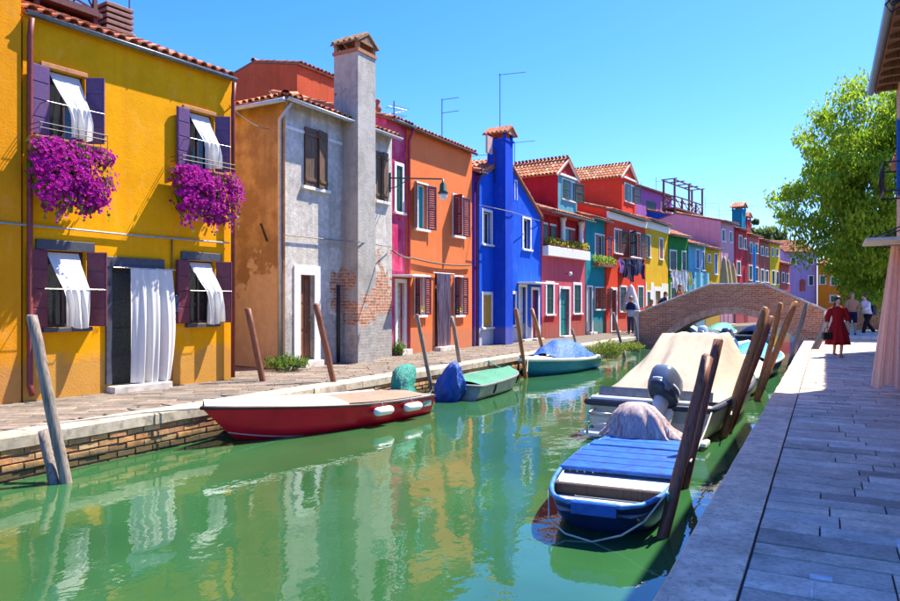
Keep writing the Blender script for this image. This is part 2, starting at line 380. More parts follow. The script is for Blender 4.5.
# left quay wall: bricks
QBRICK = pieces('quay wall brick', [(.52, .24, .09), (.60, .33, .13), (.42, .19, .09), (.66, .42, .20), (.50, .28, .13), (.36, .17, .09)], .9, 16, .6, algae=-.48)
MORTAR = simple('lime mortar', (.40, .31, .20), .95, .3, 9)
mw = MB()
for (x0, y0), (x1, y1) in zip(LBANK[:6], LBANK[1:6]): mw.quad((x0 - .075, y0, -1.3), (x1 - .075, y1, -1.3), (x1 - .075, y1, -.13), (x0 - .075, y0, -.13))
qw = structure(mw.build('quay_wall', MORTAR))
bmeshes = [MB().cbox(-l / 2, l / 2, -.03, .03, -.036, .036, .006, Matrix.Rotation(-math.pi / 2, 4, 'X')).mesh('brick', QBRICK) for l in (.26, .235, .25)]
cnt = 0; far = MB(); rowh = .088
for r_ in range(6):
    z = -.19 - r_ * rowh; y = 3.6 + (.13 if r_ % 2 else 0)
    while y < 30:
        x = lerp_bank(LBANK, y) - .06
        if z > WATER - .12:
            if y < 16.0 and cnt < 300 and z > WATER - .03:
                bk = link('brick', random.choice(bmeshes), qw, M=Matrix.Translation((x + U(-.012, .012), y, z + U(-.005, .005))) @ Matrix.Rotation(R(90) + U(-.03, .03), 4, 'Z') @ Matrix.Rotation(U(-.02, .02), 4, 'Y')); cnt += 1
            else:
                far.box(x - .04 + U(0, .012), x + .025, y - .125, y + .125, z - .038, z + .038)
        y += .266
stuff(far.build('brickwork', QBRICK, qw))
mw = MB()
for (x0, y0), (x1, y1) in zip(RBANK[:4], RBANK[1:5]): mw.quad((x0 + .06, y0, -1.3), (x0 + .06, y0, -.13), (x1 + .06, y1, -.13), (x1 + .06, y1, -1.3))
structure(mw.build('quay_wall', brickmat('right quay brick', (.35, .15, .08), (.45, .24, .13), (.35, .29, .22))))

# right quay paving: long trachyte slabs laid across
PAVE_R = pieces('trachyte slab', [(.54, .41, .31), (.76, .60, .46), (.36, .28, .225), (.80, .68, .56), (.64, .46, .35), (.66, .56, .47), (.45, .36, .29), (.72, .55, .42)], .62, 30, .45)
cnt = 0; rest = MB(); y = 2.0; cache = {}
def slab(L_, D):
    k = (round(L_, 2), round(D, 3))
    if k not in cache: cache[k] = MB().cbox(0, k[0], 0, k[1], -.045, 0, .004).mesh('paving_slab', PAVE_R)
    return cache[k]
DEPS = (.22, .26, .24, .29)
while y < 44:
    D = random.choice(DEPS); x = -.385 + (lerp_bank(RBANK, y) + .77); end = 4.2 if y < 30 else 9.0
    first = True
    while x < end:
        L_ = round(U(.36, 1.0) / .06) * .06
        if first: L_ = round(U(.24, .9) / .06) * .06; first = False
        vis = x < 1.25 + max(0, y - 15.5) * .08
        if vis and cnt < 300:
            link('paving_slab', slab(L_ - .014, D - .018), rightland, M=Matrix.Translation((x, y, U(-.006, .006))) @ Matrix.Rotation(U(-.004, .004), 4, 'X')); cnt += 1
        elif x < 1.3 or y > 15: rest.cbox(x, x + L_ - .012, y, y + D - .018, -.045, U(-.0035, .0035), .006)
        x += L_
    y += D
stuff(rest.build('slab_paving', PAVE_R, rightland))
# pale replacement chips let into the slabs
CHIP = simple('pale marble chip', (.55, .56, .60), .6)
for i, (px, py, w_, d_) in enumerate([(821, 578, .11, .05), (812, 590, .012, .22), (841, 448, .14, .035), (899, 545, .02, .16)]):
    p = gnd(px, py); MB().cbox(-w_ / 2, w_ / 2, -d_ / 2, d_ / 2, -.01, .003, .001).build('stone_chip', CHIP, rightland, loc=(p.x, p.y, .004))

# left quay paving: small stones in a diagonal bond
cnt = 0; rest = MB(); lm = {}
for s_ in ((.44, .21), (.36, .21), (.5, .21)): lm[s_] = MB().cbox(-s_[0] / 2, s_[0] / 2, -s_[1] / 2, s_[1] / 2, -.04, 0, .008).mesh('paving_stone', PAVE_L)
keys = list(lm); ang = R(38); Mr = Matrix.Rotation(ang, 4, 'Z'); cand = []
for j in range(-40, 150):
    q = -30 + (j % 3) * .15
    while q < 32:
        k = random.choice(keys); c = Mr @ Vector((q + k[0] / 2, j * .222, 0)) + Vector((-9.5, 10, 0)); q += k[0] + .012
        e = lerp_bank(LBANK, c.y) - .42
        if 2.5 < c.y < 27 and -11.9 < c.x < e + .12: cand.append((c.x, c.y, k, e))
cand.sort(key=lambda t: depth(t[0], t[1]))
for x, y, k, e in cand:
    if x > e - .2: # cut stones against the kerb
        rest.cbox(x - .2, min(x + .2, e - .004), y - .11, y + .11, -.04, U(-.003, .002), .004); continue
    M = Matrix.Translation((x, y, U(-.004, .004))) @ Mr
    if cnt < 300: link('paving_stone', lm[k], leftland, M=M); cnt += 1
    else: rest.cbox(-k[0] / 2, k[0] / 2, -.105, .105, -.04, 0, .008, M)
stuff(rest.build('stone_paving', PAVE_L, leftland))
m = MB()
bk = [p for p in LBANK if p[1] >= 33]
m.add([(lerp_bank(LBANK, 27) - .4, 27, -.008)] + [(x - .4, y, -.008) for x, y in bk] + [(-60, 96, -.008), (-60, 27, -.008)], [tuple(range(len(bk) + 3))])
m.build('paving_sheet', PAVE_L, leftland)

# ------------------------------------------------------------------ house kit
def tile_mesh(r0=.085, r1=.07, L_=.42, n=6):
    m = MB(); rings = []
    for t, rr, dz in ((0, r0, .035), (L_, r1, .02)):
        rings.append([(rr * math.cos(math.pi * k / n), t, rr * .9 * math.sin(math.pi * k / n) + dz - .02) for k in range(n + 1)])
    m.ring(rings, False, False)
    # visible thickness at the lower lip
    o = [(r0 * math.cos(math.pi * k / n), 0, r0 * .9 * math.sin(math.pi * k / n) + .015) for k in range(n + 1)]
    i = [(.8 * r0 * math.cos(math.pi * k / n), 0, .8 * r0 * .9 * math.sin(math.pi * k / n) + .013) for k in range(n + 1)]
    m.ring([i, o], False, False)
    return m
TM = tile_mesh(); TILE = TM.mesh('roof_tile', ROOFTILE)
def tiles(roof, M, width, length, rows_single=2, pitch=.2, clip=None, limit=290):
    """cover tiles on a slope: frame M has X along the eave, Y up the slope, Z out"""
    nx = max(1, round(width / pitch)); px_ = width / nx; ny = int(length / .33) + 1; m = MB(); made = 0
    for j in range(ny):
        for i in range(nx):
            u, v_ = (i + .5) * px_, j * .33
            if clip and not clip(u, v_): continue
            if v_ + .2 > length: continue
            T = M @ Matrix.Translation((u + U(-.012, .012), v_ + U(-.02, .02), .01 + j * .0)) @ Matrix.Rotation(U(-.05, .05), 4, 'Z') @ Matrix.Rotation(-.035, 4, 'X')
            if j < rows_single and made < limit: link('roof_tile', TILE, roof, M=T); made += 1
            else: m.add([T @ Vector(p) for p in TM.v], TM.f)
    if m.v: stuff(m.build('tile_field', ROOFTILE, roof))
def slope_frame(o, xdir, slope):
    x = Vector((xdir[0], xdir[1], 0)).normalized(); h = Vector((-x.y, x.x, 0))     # up-slope is left of xdir
    y = h * math.cos(slope) + Vector((0, 0, math.sin(slope))); z = x.cross(y)
    M = Matrix((x, y, z)).transposed().to_4x4(); M.translation = Vector(o); return M
def slab_on(M, w, l, t=.07, pts=None):
    pts = pts or [(0, 0), (w, 0), (w, l), (0, l)]
    m = MB(); n = len(pts)
    m.add([M @ Vector((x, y, 0)) for x, y in pts] + [M @ Vector((x, y, -t)) for x, y in pts],
          [tuple(range(n)), tuple(range(2 * n - 1, n - 1, -1))] + [(i, i + n, (i + 1) % n + n, (i + 1) % n) for i in range(n)])
    return m
def gutter(parent, x0, x1, y, z, r=.06, mat=None, drop=0):
    m = MB(); n = 8; rings = []
    for x in (x0, x1): rings.append([(x, y + r * math.cos(math.pi + math.pi * k / n), z + r * math.sin(math.pi + math.pi * k / n)) for k in range(n + 1)] +
                                    [(x, y + .8 * r * math.cos(2 * math.pi - math.pi * k / n), z + .004 + .8 * r * math.sin(2 * math.pi - math.pi * k / n)) for k in range(n + 1)])
    m.ring(rings)
    x = x0 + .4
    while x < x1: m.tube([(x + .02 * 0, y + r * 1.02 * math.cos(math.pi + math.pi * k / 8), z + r * 1.05 * math.sin(math.pi + math.pi * k / 8)) for k in range(9)], .008, 4); x += .85
    return m.build('gutter', mat or GUTTER, parent, True)
def pipe(name, pts, r, mat, parent): return MB().tube(pts, r, 8).build(name, mat, parent, True)

def shutter_mesh(w, h, style, hand):
    """hinge at x=0, leaf runs to x=hand*w, thickness in y"""
    m = MB(); t = .035
    def bx(a, b_, y0, y1, z0, z1):
        a, b_ = sorted((a * hand, b_ * hand)); m.cbox(a, b_, y0, y1, z0, z1, .003)
    if style == 'panel':
        bx(.002, w - .002, -t / 2, t / 2, 0, h); k = 4
        for i in range(k): bx(.02, w - .02, -t / 2 - .009, t / 2 + .009, h * i / k + .012, h * (i + 1) / k - .012)
    elif style == 'plank':
        k = max(2, round(w / .11))
        for i in range(k): bx(w * i / k + .002, w * (i + 1) / k - .002, -t / 2 + U(-.003, .003), t / 2, 0, h)
        for z in (.12, h - .2): bx(.01, w - .01, -t / 2 - .02, -t / 2 + .001, z, z + .07)
    else:                            # louvred
        s = .045
        bx(0, s, -t / 2, t / 2, 0, h); bx(w - s, w, -t / 2, t / 2, 0, h)
        for z in (0, h * .48, h - .06): bx(s, w - s, -t / 2, t / 2, z, z + .06)
        k = max(6, int(h / .07))
        for i in range(k):
            z = .03 + (h - .06) * i / k; bx(s, w - s, -t * .3, t * .3, z, z + (h / k) * .72)
    return m
class House:
    def __init__(s, name, label, cat, line, pxl, pxr, eave, mat, depth_=7.0, proud=0.0, slope=17, over=.28, side=None, back=True, zbot=0.0, roof=True, rows=1, gut=GUTTER, gable=None, hipl=False, pitch=.2, group=None, ztop=None):
        s.F = line.offset(proud); s.s0 = s.F.s(pxl) + .006; s.w = s.F.s(pxr) - s.F.s(pxl) - .012; s.d = depth_
        o = s.F.o + s.F.u * s.s0
        s.root = thing(name, label, cat, (o.x, o.y, 0), s.F.th, group)
        mid = (pxl + pxr) / 2
        s.ze = ztop if ztop else s.F.z(mid, eave); s.mat = mat; s.holes = []; s.side = side or mat; s.zb = zbot
        s.slope = R(slope); s.over = over; s.gable = gable; s.hipl = hipl; s.rows = rows; s.gut = gut; s.pitch = pitch; s.hasroof = roof
    def x(s, px, proud=0): return (s.F.offset(proud) if proud else s.F).s(px) - s.s0
    def z(s, px, py): return s.F.z(px, py)
    def rect(s, px, py):
        m = (px[0] + px[1]) / 2; return s.x(px[0]), s.x(px[1]), s.z(m, py[1]), s.z(m, py[0])
    def hole(s, r): s.holes.append(r); return r
    # --- openings
    def window(s, px, py, sur=None, surw=.09, sash=WHITE, shut=None, style='panel', al=165, ar=165, sill=None, lintel=None, glass=GLASS, curtain=None, open_=True, r=None, shutw=None, arch=False):
        x0, x1, z0, z1 = r or s.rect(px, py)
        w, h = x1 - x0, z1 - z0
        if open_: s.hole((x0, x1, z0, z1))
        rv = .14
        f = MB(); t = .045                      # sash
        for a, b_, c, d in ((x0, x0 + t, z0, z1), (x1 - t, x1, z0, z1), (x0 + t, x1 - t, z0, z0 + t), (x0 + t, x1 - t, z1 - t, z1)): f.box(a, b_, rv - .03, rv + .03, c, d)
        xm = (x0 + x1) / 2; f.box(xm - .022, xm + .022, rv - .028, rv + .028, z0 + t, z1 - t)
        win = f.build('window', sash, s.root)
        for a, b_ in ((x0 + t, xm - .022), (xm + .022, x1 - t)): MB().box(a, b_, rv - .004, rv + .004, z0 + t, z1 - t).build('pane', curtain or glass, win)
        if sur:
            g = surw; q = MB(); yo = .028
            q.cbox(x0 - g, x0, -yo, .06, z0, z1, .004); q.cbox(x1, x1 + g, -yo, .06, z0, z1, .004); q.cbox(x0 - g, x1 + g, -yo, .06, z1, z1 + g, .004)
            q.build('surround', sur, win)
        if sill: MB().cbox(x0 - surw - .04, x1 + surw + .04, -.09, .05, z0 - .075, z0 - .004, .008).build('sill', sill, win)
        if lintel: MB().cbox(x0 - .16, x1 + .13, -.035, .04, z1 + .004, z1 + .16, .006).build('lintel', lintel, win)
        if shut:
            sw = shutw or w / 2
            for hand, xh, ang in ((1, x0, al), (-1, x1, ar)):
                if ang is None: continue
                o = shutter_mesh(sw, h - .01, style, hand).build('shutter', shut, win, loc=(xh, -.035 if ang else .02, z0 + .005), rot=(0, 0, -hand * R(ang)))
        return (x0, x1, z0, z1)
    def door(s, px, py, sur=None, surw=.1, mat=None, panels=3, rv=.12, step=None, curtain=None, r=None):
        x0, x1, z0, z1 = r or s.rect(px, py); z0 = max(z0, .01)
        s.hole((x0, x1, z0, z1)); w = x1 - x0
        m = MB(); m.box(x0 + .005, x1 - .005, rv, rv + .05, z0, z1 - .005)
        for i in range(panels):
            h = (z1 - z0 - .1) / panels; a = z0 + .05 + h * i
            for c, d in ((x0 + .07, x0 + w / 2 - .03), (x0 + w / 2 + .03, x1 - .07)):
                if d - c > .04: m.cbox(c, d, rv - .018, rv + .01, a + .05, a + h - .04, .006)
        dr = m.build('door', mat, s.root)
        MB().ball((x0 + w * .82, rv - .045, z0 + (z1 - z0) * .47), .028).build('handle', simple('dull brass', (.35, .25, .10), .35, .2, 9, (1, 1, 1), 0, .9), dr)
        if sur:
            g = surw; q = MB(); q.cbox(x0 - g, x0, -.03, .06, .004, z1, .004); q.cbox(x1, x1 + g, -.03, .06, .004, z1, .004); q.cbox(x0 - g, x1 + g, -.03, .06, z1, z1 + g, .004)
            q.build('surround', sur, dr)
        if step: MB().cbox(x0 - .08, x1 + .08, -.26, .06, 0, max(.06, z0 - .004), .012).build('step', step, dr)
        return (x0, x1, z0, z1)
    # --- shell
    def finish(s, sill_z=0.0):
        w, d, ze = s.w, s.d, s.ze
        xs = sorted({0, w} | {min(max(q, 0), w) for h in s.holes for q in h[:2]}); zs = sorted({s.zb, ze} | {min(max(q, s.zb), ze) for h in s.holes for q in h[2:]})
        m = MB()
        for a, b_ in zip(xs, xs[1:]):
            for c, e in zip(zs, zs[1:]):
                if b_ - a < 1e-4 or e - c < 1e-4: continue
                xm, zm = (a + b_) / 2, (c + e) / 2
                if any(h[0] < xm < h[1] and h[2] < zm < h[3] for h in s.holes): continue
                m.quad((a, 0, c), (b_, 0, c), (b_, 0, e), (a, 0, e))
        for x0, x1, z0, z1 in s.holes:
            rv = .2
            m.quad((x0, 0, z0), (x0, 0, z1), (x0, rv, z1), (x0, rv, z0)); m.quad((x1, 0, z0), (x1, rv, z0), (x1, rv, z1), (x1, 0, z1))
            m.quad((x0, 0, z1), (x1, 0, z1), (x1, rv, z1), (x0, rv, z1)); m.quad((x0, 0, z0), (x0, rv, z0), (x1, rv, z0), (x1, 0, z0))
            m.quad((x0, rv, z0), (x0, rv, z1), (x1, rv, z1), (x1, rv, z0))
        if s.gable:                              # gable end to the canal: list of (x, z) above the eave
            pts = [(0, ze)] + s.gable + [(w, ze)]
            m.add([(x, 0, z) for x, z in pts], [tuple(range(len(pts)))[::-1]])
        s.wall = m.build('wall', s.mat, s.root)
        q = MB(); rz = ze + math.tan(s.slope) * d / 2 if s.hasroof and not s.gable and not s.hipl else ze
        if s.gable:
            zl, zr = ze, ze
            q.quad((0, d, s.zb), (0, d, ze), (0, .0, ze), (0, .0, s.zb)); q.quad((w, 0, s.zb), (w, 0, ze), (w, d, ze), (w, d, s.zb))
            q.add([(x, d, z) for x, z in [(0, s.zb), (w, s.zb), (w, ze)] + s.gable[::-1] + [(0, ze)]], [tuple(range(4 + len(s.gable)))[::-1]])
        else:
            for x, o in ((0, 1), (w, -1)):
                p = [(x, 0, s.zb), (x, 0, ze), (x, d / 2, rz), (x, d, ze), (x, d, s.zb)]
                q.add(p, [tuple(range(5))[::o]])
            q.quad((w, d, s.zb), (0, d, s.zb), (0, d, ze), (w, d, ze))
        if not s.hasroof: q.quad((0, 0, ze), (w, 0, ze), (w, d, ze), (0, d, ze))
        s.sidewall = q.build('side_wall', s.side, s.root)
        if not s.hasroof or s.gable: return s
        if s.hipl: return s.hip_roof()
        ov = s.over; lo = ov / math.cos(s.slope); ln = (d / 2) / math.cos(s.slope) + lo
        zo = ze - math.tan(s.slope) * ov + .085
        M = slope_frame((-.0, -ov, zo), (1, 0), s.slope)
        s.roof = slab_on(M, w, ln).build('roof', ROOFBASE, s.root)
        tiles(s.roof, M, w, ln, s.rows, s.pitch)
        M2 = slope_frame((w, d + ov, zo), (-1, 0), s.slope); slab_on(M2, w, ln - .03).build('roof_slope', ROOFBASE, s.roof)
        if s.gut: gutter(s.roof, 0, w, -ov - .035, zo - .03, .06, s.gut)
        rg = MB()
        k = int(w / .4)
        for i in range(k):                       # ridge caps
            x = w * i / k; rg.ring([[(x + q_, d / 2 + .11 * math.cos(math.pi * t / 6), rz + .11 + .10 * math.sin(math.pi * t / 6)) for t in range(7)] for q_ in (0, w / k + .03)], False, False)
        stuff(rg.build('ridge_tiles', ROOFTILE, s.roof))
        return s
    def hip_roof(s):
        w, d, ze, ov, sl = s.w, s.d, s.ze, s.over, s.slope; c = math.cos(sl); zo = ze - math.tan(sl) * ov + .085
        hd = d / 2 + ov; ln = hd / c
        M = slope_frame((-ov, -ov, zo), (1, 0), sl); W = w + ov
        s.roof = slab_on(M, W, ln, .07, [(0, 0), (W, 0), (W, ln), (hd, ln)]).build('roof', ROOFBASE, s.root)
        tiles(s.roof, M, W, ln, 5, s.pitch, lambda u, v_: u > v_ * c - .05, 140)
        M2 = slope_frame((-ov, d + ov, zo), (0, -1), sl); W2 = d + 2 * ov
        slab_on(M2, W2, ln, .07, [(0, 0), (W2, 0), (hd, ln)]).build('roof_slope', ROOFBASE, s.roof)
        tiles(s.roof, M2, W2, ln, 5, s.pitch, lambda u, v_: v_ * c < u + .05 and v_ * c < W2 - u + .05, 150)
        M3 = slope_frame((w, d + ov, zo), (-1, 0), sl); slab_on(M3, W, ln, .07, [(0, 0), (W, 0), (W - hd, ln), (0, ln)]).build('roof_slope', ROOFBASE, s.roof)
        gutter(s.roof, -ov, w, -ov - .035, zo - .03, .065, s.gut)
        g = MB().tube([(-ov - .05, -ov, zo - .09), (-ov - .05, d + ov, zo - .09)], .055, 8).build('gutter', s.gut, s.roof, True)
        rg = MB(); k = 12
        for i in range(k):
            t0, t1 = i / k, (i + 1.08) / k
            P = [Vector((-ov + hd * t, -ov + hd * t, zo + math.tan(sl) * hd * t + .05)) for t in (t0, t1)]
            e = Vector((1, -1, 0)).normalized()
            rg.ring([[p + e * (.10 * math.cos(math.pi * q / 6)) + Vector((0, 0, .09 * math.sin(math.pi * q / 6))) for q in range(7)] for p in P], False, False)
        stuff(rg.build('ridge_tiles', ROOFTILE, s.roof)); return s
    # --- chimney: breast from the ground (or roof) with a flared cap and tiny tiled roof
    def chimney(s, x0, x1, y0, y1, z0, z1, mat, capw=.12, name='chimney', rooflet=True, caph=.16, capmat=None, roofmat=None):
        m = MB(); m.cbox(x0, x1, y0, y1, z0, z1, .01); ch = m.build(name, mat, s.root)
        c = MB(); c.box(x0 - .03, x1 + .03, y0 - .03, y1 + .03, z1 - .06, z1 + .03)
        e = .1
        for a in (x0, x1 - e):
            for b_ in (y0, y1 - e): c.box(a, a + e, b_, b_ + e, z1 + .03, z1 + .03 + caph)
        c.build('cap', capmat or mat, ch)
        if rooflet:
            zt = z1 + .03 + caph; xm = (x0 + x1) / 2; hw = (x1 - x0) / 2 + capw; rise = hw * .62; r_ = MB()
            for sg in (-1, 1):
                M = Matrix.Identity(4)
                xe, xr = xm + sg * hw, xm
                p = [(xe, y0 - capw, zt), (xe, y1 + capw, zt), (xr, y1 + capw, zt + rise), (xr, y0 - capw, zt + rise)]
                q = [(a, b_, c_ - .05) for a, b_, c_ in p]
                r_.add(p + q, [(0, 1, 2, 3), (7, 6, 5, 4), (0, 4, 5, 1), (1, 5, 6, 2), (2, 6, 7, 3), (3, 7, 4, 0)])
                k = max(3, int((y1 - y0 + 2 * capw) / .17))
                for i in range(k):
                    yy = y0 - capw + (y1 - y0 + 2 * capw) * (i + .5) / k
                    r_.tube([(xe, yy, zt + .01), (xr, yy, zt + rise + .01)], .05, 6)
            for yy in (y0 - capw * .6, y1 + capw * .6): r_.add([(x0, yy, zt - .04), (x1, yy, zt - .04), (xm, yy, zt + rise * .7)], [(0, 1, 2)])
            r_.build('chimney_roof', roofmat or ROOFTILE, ch)
        return ch
    def dormer(s, x0, x1, y0, y1, z0, ze, mat, trim, winr, rise=None, front=None, shut=None):
        rise = rise or (x1 - x0) * .36; xm = (x0 + x1) / 2; m = MB()
        for a, b_ in ((y0, 1), (y1, -1)):
            m.add([(x0, a, z0), (x1, a, z0), (x1, a, ze), (xm, a, ze + rise), (x0, a, ze)], [(0, 1, 2, 3, 4)[::b_]])
        m.quad((x0, y0, z0), (x0, y0, ze), (x0, y1, ze), (x0, y1, z0)); m.quad((x1, y0, z0), (x1, y1, z0), (x1, y1, ze), (x1, y0, ze))
        dm = m.build('dormer', mat, s.root); sl = math.atan2(rise, xm - x0); ov = .14
        ln = (xm - x0 + ov) / math.cos(sl); zo = ze - ov * math.tan(sl) + .06
        rf = MB()
        for M in (slope_frame((x0 - ov, y1, zo), (0, -1), sl), slope_frame((x1 + ov, y0 - ov, zo), (0, 1), sl)):
            q = slab_on(M, y1 - y0 + ov, ln, .06); rf.add(q.v, q.f)
            nx = int((y1 - y0) / .2)
            for i in range(nx):
                for j in range(int(ln / .33) + 1):
                    T = M @ Matrix.Translation(((i + .5) * .2, j * .33, .01)) @ Matrix.Rotation(-.035, 4, 'X'); rf.add([T @ Vector(p) for p in TM.v], TM.f)
        stuff(rf.build('dormer_roof', ROOFTILE, dm))
        tr = MB(); t = .1                         # pediment mouldings
        tr.cbox(x0 - .1, x1 + .1, y0 - .1, y0 + .02, ze - .07, ze + .03, .01)
        for sg in (-1, 1):
            xe = xm + sg * (xm - x0 + ov); a = Vector((xe, y0 - .06, zo - .05)); b_ = Vector((xm, y0 - .06, ze + rise + .0)); tr.tube([a, b_], .065, 6)
        tr.build('pediment', trim, dm)
        if winr:
            a, b_, c, d = winr
            w = MB(); g = .07
            w.cbox(a - g, a, y0 - .03, y0 + .03, c, d, .004); w.cbox(b_, b_ + g, y0 - .03, y0 + .03, c, d, .004); w.cbox(a - g, b_ + g, y0 - .03, y0 + .03, d, d + g, .004); w.cbox(a - g - .03, b_ + g + .03, y0 - .07, y0 + .03, c - .06, c, .004)
            w.build('window_frame', trim, dm)
            MB().box(a, b_, y0 - .012, y0 + .01, c, d).build('pane', GLASS, dm)
            if shut:
                for hd, xh, an in ((1, a, 4), (-1, b_, 165)):
                    shutter_mesh((b_ - a) / 2, d - c, 'louvre', hd).build('shutter', shut, dm, loc=(xh, y0 - .05, c), rot=(0, 0, -hd * R(an)))
        if front: MB().quad((x0 + .01, y0 - .004, z0), (x1 - .01, y0 - .004, z0), (x1 - .01, y0 - .004, ze), (x0 + .01, y0 - .004, ze)).build('front_panel', front, dm)
        return dm
    def attach(s, mb, name, mat, smooth=False): return mb.build(name, mat, s.root, smooth)
    def world(s, x, y, z):
        p = s.F.o + s.F.u * (s.s0 + x) - s.F.n * y; return Vector((p.x, p.y, z))

# ------------------------------------------------------------------ houses along the left quay
FA = Line((-10.85, 6.2), (-10.42, 10.2)); FB = Line((-11.0, 12.47), (-10.85, 16.7)); FC = Line((-11.1, 16.7), (-10.75, 28.5))
FD = Line((-10.75, 28.5), (-9.4, 42)); FE = Line((-8.94, 46.6), (-3.5, 68.4))
def P(h): return hexc(h)
YEL = plaster('marigold plaster', (.90, .39, .004), .2, dirt=(.70, .25, .01)); YEL2 = plaster('amber plaster', (.78, .30, .008), .16, dirt=(.5, .18, .01))
MAROON = simple('maroon shutter paint', (.14, .028, .045), .45, .15, 20, (1, 1, 1), .05); MAROON_SKYLIT = simple('sky-tinted maroon shutter', (.10, .045, .13), .45, .15, 20, (1, 1, 1), .05)  # upstairs shutter tone has sky reflection and shade painted into its colour
SLATE = simple('slate blue lintel paint', (.06, .065, .085), .6); GREENSH = simple('dark green shutter paint', (.012, .06, .05), .45); TEALSH = simple('teal shutter paint', (.01, .22, .22), .5)
BROWNDOOR = wood('brown door wood', (.20, .075, .035)); OLDWOOD = wood('weathered shutter wood', (.13, .075, .04), (.04, .025, .015)); DARKDOOR = simple('carved dark door', (.035, .04, .035), .45, .5, 30, (1, 1, 1), .8)
REDPIPE = simple('oxide red downpipe', (.20, .035, .03), .5)
BEAM = wood('rafters', (.16, .08, .04))

# neighbour at the near end of the row
h0 = House('amber_house', 'deep amber plastered house adjoining the yellow house beyond the red downpipe', 'house', FA, -260, 21.5, 0, YEL2, 7, .06, 23, ztop=6.9, gut=GUTTER, rows=0)
h0.finish()
# yellow house
H = House('yellow_house', 'bright yellow two-storey house with maroon shutters and billowing white curtains', 'house', FA, 22.5, 232, 47, YEL, 7, 0, 23, .09, rows=8, gut=GUTTER)
yw = []
for px, py, sh, up in (((48, 85), (73, 141), MAROON_SKYLIT, 1), ((188, 214), (113, 170), MAROON_SKYLIT, 1), ((46, 86), (251, 327), MAROON, 0), ((188, 215), (261, 323), MAROON, 0)):
    r = H.window(px, py, sash=simple('dark window wood', (.05, .03, .035), .5), shut=sh, style='panel', al=172, ar=128, lintel=None if up else SLATE, sill=SLATE if not up else STONE, surw=.03)
    if up: MB().cbox(r[0] - .12, r[1] + .02, -.05, .03, r[3] + .004, r[3] + .07, .006).build('lintel', simple('bare wood lintel', (.45, .20, .08), .7), H.root)
    yw.append(r)
yd = H.door((111, 160), (268, 383), mat=DARKDOOR, panels=4, step=STONE)
MB().cbox(yd[0] - .1, yd[1] + .06, -.05, .05, yd[3] + .003, yd[3] + .17, .006).build('lintel', SLATE, H.root)
MB().cbox(yd[0] - .1, yd[0] - .004, -.04, .05, .14, yd[3], .006).build('door_jamb', SLATE, H.root)
H.finish()
pipe('downpipe', [(.06, -.15, H.ze - .08), (.06, -.09, H.ze - .35), (.06, -.09, .25), (.06, -.16, .1)], .045, REDPIPE, H.root)
pipe('downpipe', [(H.w - .05, -.15, H.ze - .08), (H.w - .05, -.1, H.ze - .4), (H.w - .05, -.1, .05)], .04, REDPIPE, H.root)
pipe('conduit', [(H.x(171), -.03, H.z(171, 238)), (H.x(171), -.03, .02)], .016, simple('brown conduit', (.30, .14, .03), .6), H.root)
xa = H.x(171) - .05
lb = MB().cbox(xa - .13, xa + .13, -.11, -.002, H.z(170, 312), H.z(170, 295), .012).build('letter_box', simple('navy letter box', (.02, .04, .10), .4), H.root)
for za in (.03, -.02): MB().box(xa - .09, xa + .09, -.114, -.105, H.z(170, 303) + za, H.z(170, 303) + za + .012).build('slot', IRON, lb)
# rooftop terrace frame, vent stack of tiles and aerial belong to the roof
def lattice(name, label, cat, pts_world, mat, w, d, h, n, group=None, tk=1.0):
    t = thing(name, label, cat, pts_world[0], pts_world[1], group); r = .035 * tk
    for x in (0, w):
        for y in (0, d): MB().box(x - r, x + r, y - r, y + r, -1.6, h, ).build('post', mat, t)
    for k in range(1, n):
        x = w * k / n
        MB().box(x - r, x + r, -r, r, -.05, h if k % 2 == 0 else .95).build('post', mat, t)
    for z in (.0, .9): 
        for a in ((-.05, w + .05, -r - .01, r + .01), (-.05, w + .05, d - r - .01, d + r + .01)): MB().box(*a, z - .03, z + .03).build('rail', mat, t)
        for x in (0, w): MB().box(x - .03, x + .03, 0, d, z - .02, z + .02).build('rail', mat, t)
    for k in range(n):
        a, b_ = w * k / n, w * (k + 1) / n
        for p, q in (((a, -.03, .03), (b_, -.03, .87)), ((a, .03, .87), (b_, .03, .03))): MB().tube([p, q], .022 * tk, 4).build('brace', mat, t)
    for x in (0, w): 
        for p, q in (((x - .03, 0, .03), (x - .03, d, .87)), ((x + .03, 0, .87), (x + .03, d, .03))): MB().tube([p, q], .022 * tk, 4).build('brace', mat, t)
    for y in (0, d): MB().box(-.15, w + .15, y - .05, y + .05, h, h + .09).build('beam', mat, t)
    for k in range(n + 1): MB().box(w * k / n - .04, w * k / n + .04, -.2, d + .2, h + .092, h + .17).build('rafter', mat, t)
    MB().box(-.1, w + .1, -.1, d + .1, -.12, -.04).build('platform', mat, t)
    return t
rz_at = lambda hh, y: hh.ze + math.tan(hh.slope) * y + .1
ALT = wood('oxblood terrace timber', (.10, .03, .03))
p = H.world(.95, 1.6, rz_at(H, 1.6) + .32)
lattice('roof_terrace', 'oxblood timber terrace frame standing on the yellow house roof', 'terrace', (tuple(p), H.F.th), ALT, 1.05, 1.5, 1.6, 2)
t = thing('vent_stack', 'squat vent stack of layered clay tiles on the yellow house roof', 'vent', H.world(2.55, 1.9, rz_at(H, 1.9) - .12), H.F.th)
for k in range(6): MB().cbox(-.28, .28, -.24, .24, .0 + k * .115, .07 + k * .115, .015).build('tile_course', simple('grey clay', (.22, .13, .11), .9), t)
MB().box(-.18, .18, -.15, .15, 0, .62).build('core', simple('dark clay', (.10, .06, .05), .9), t)
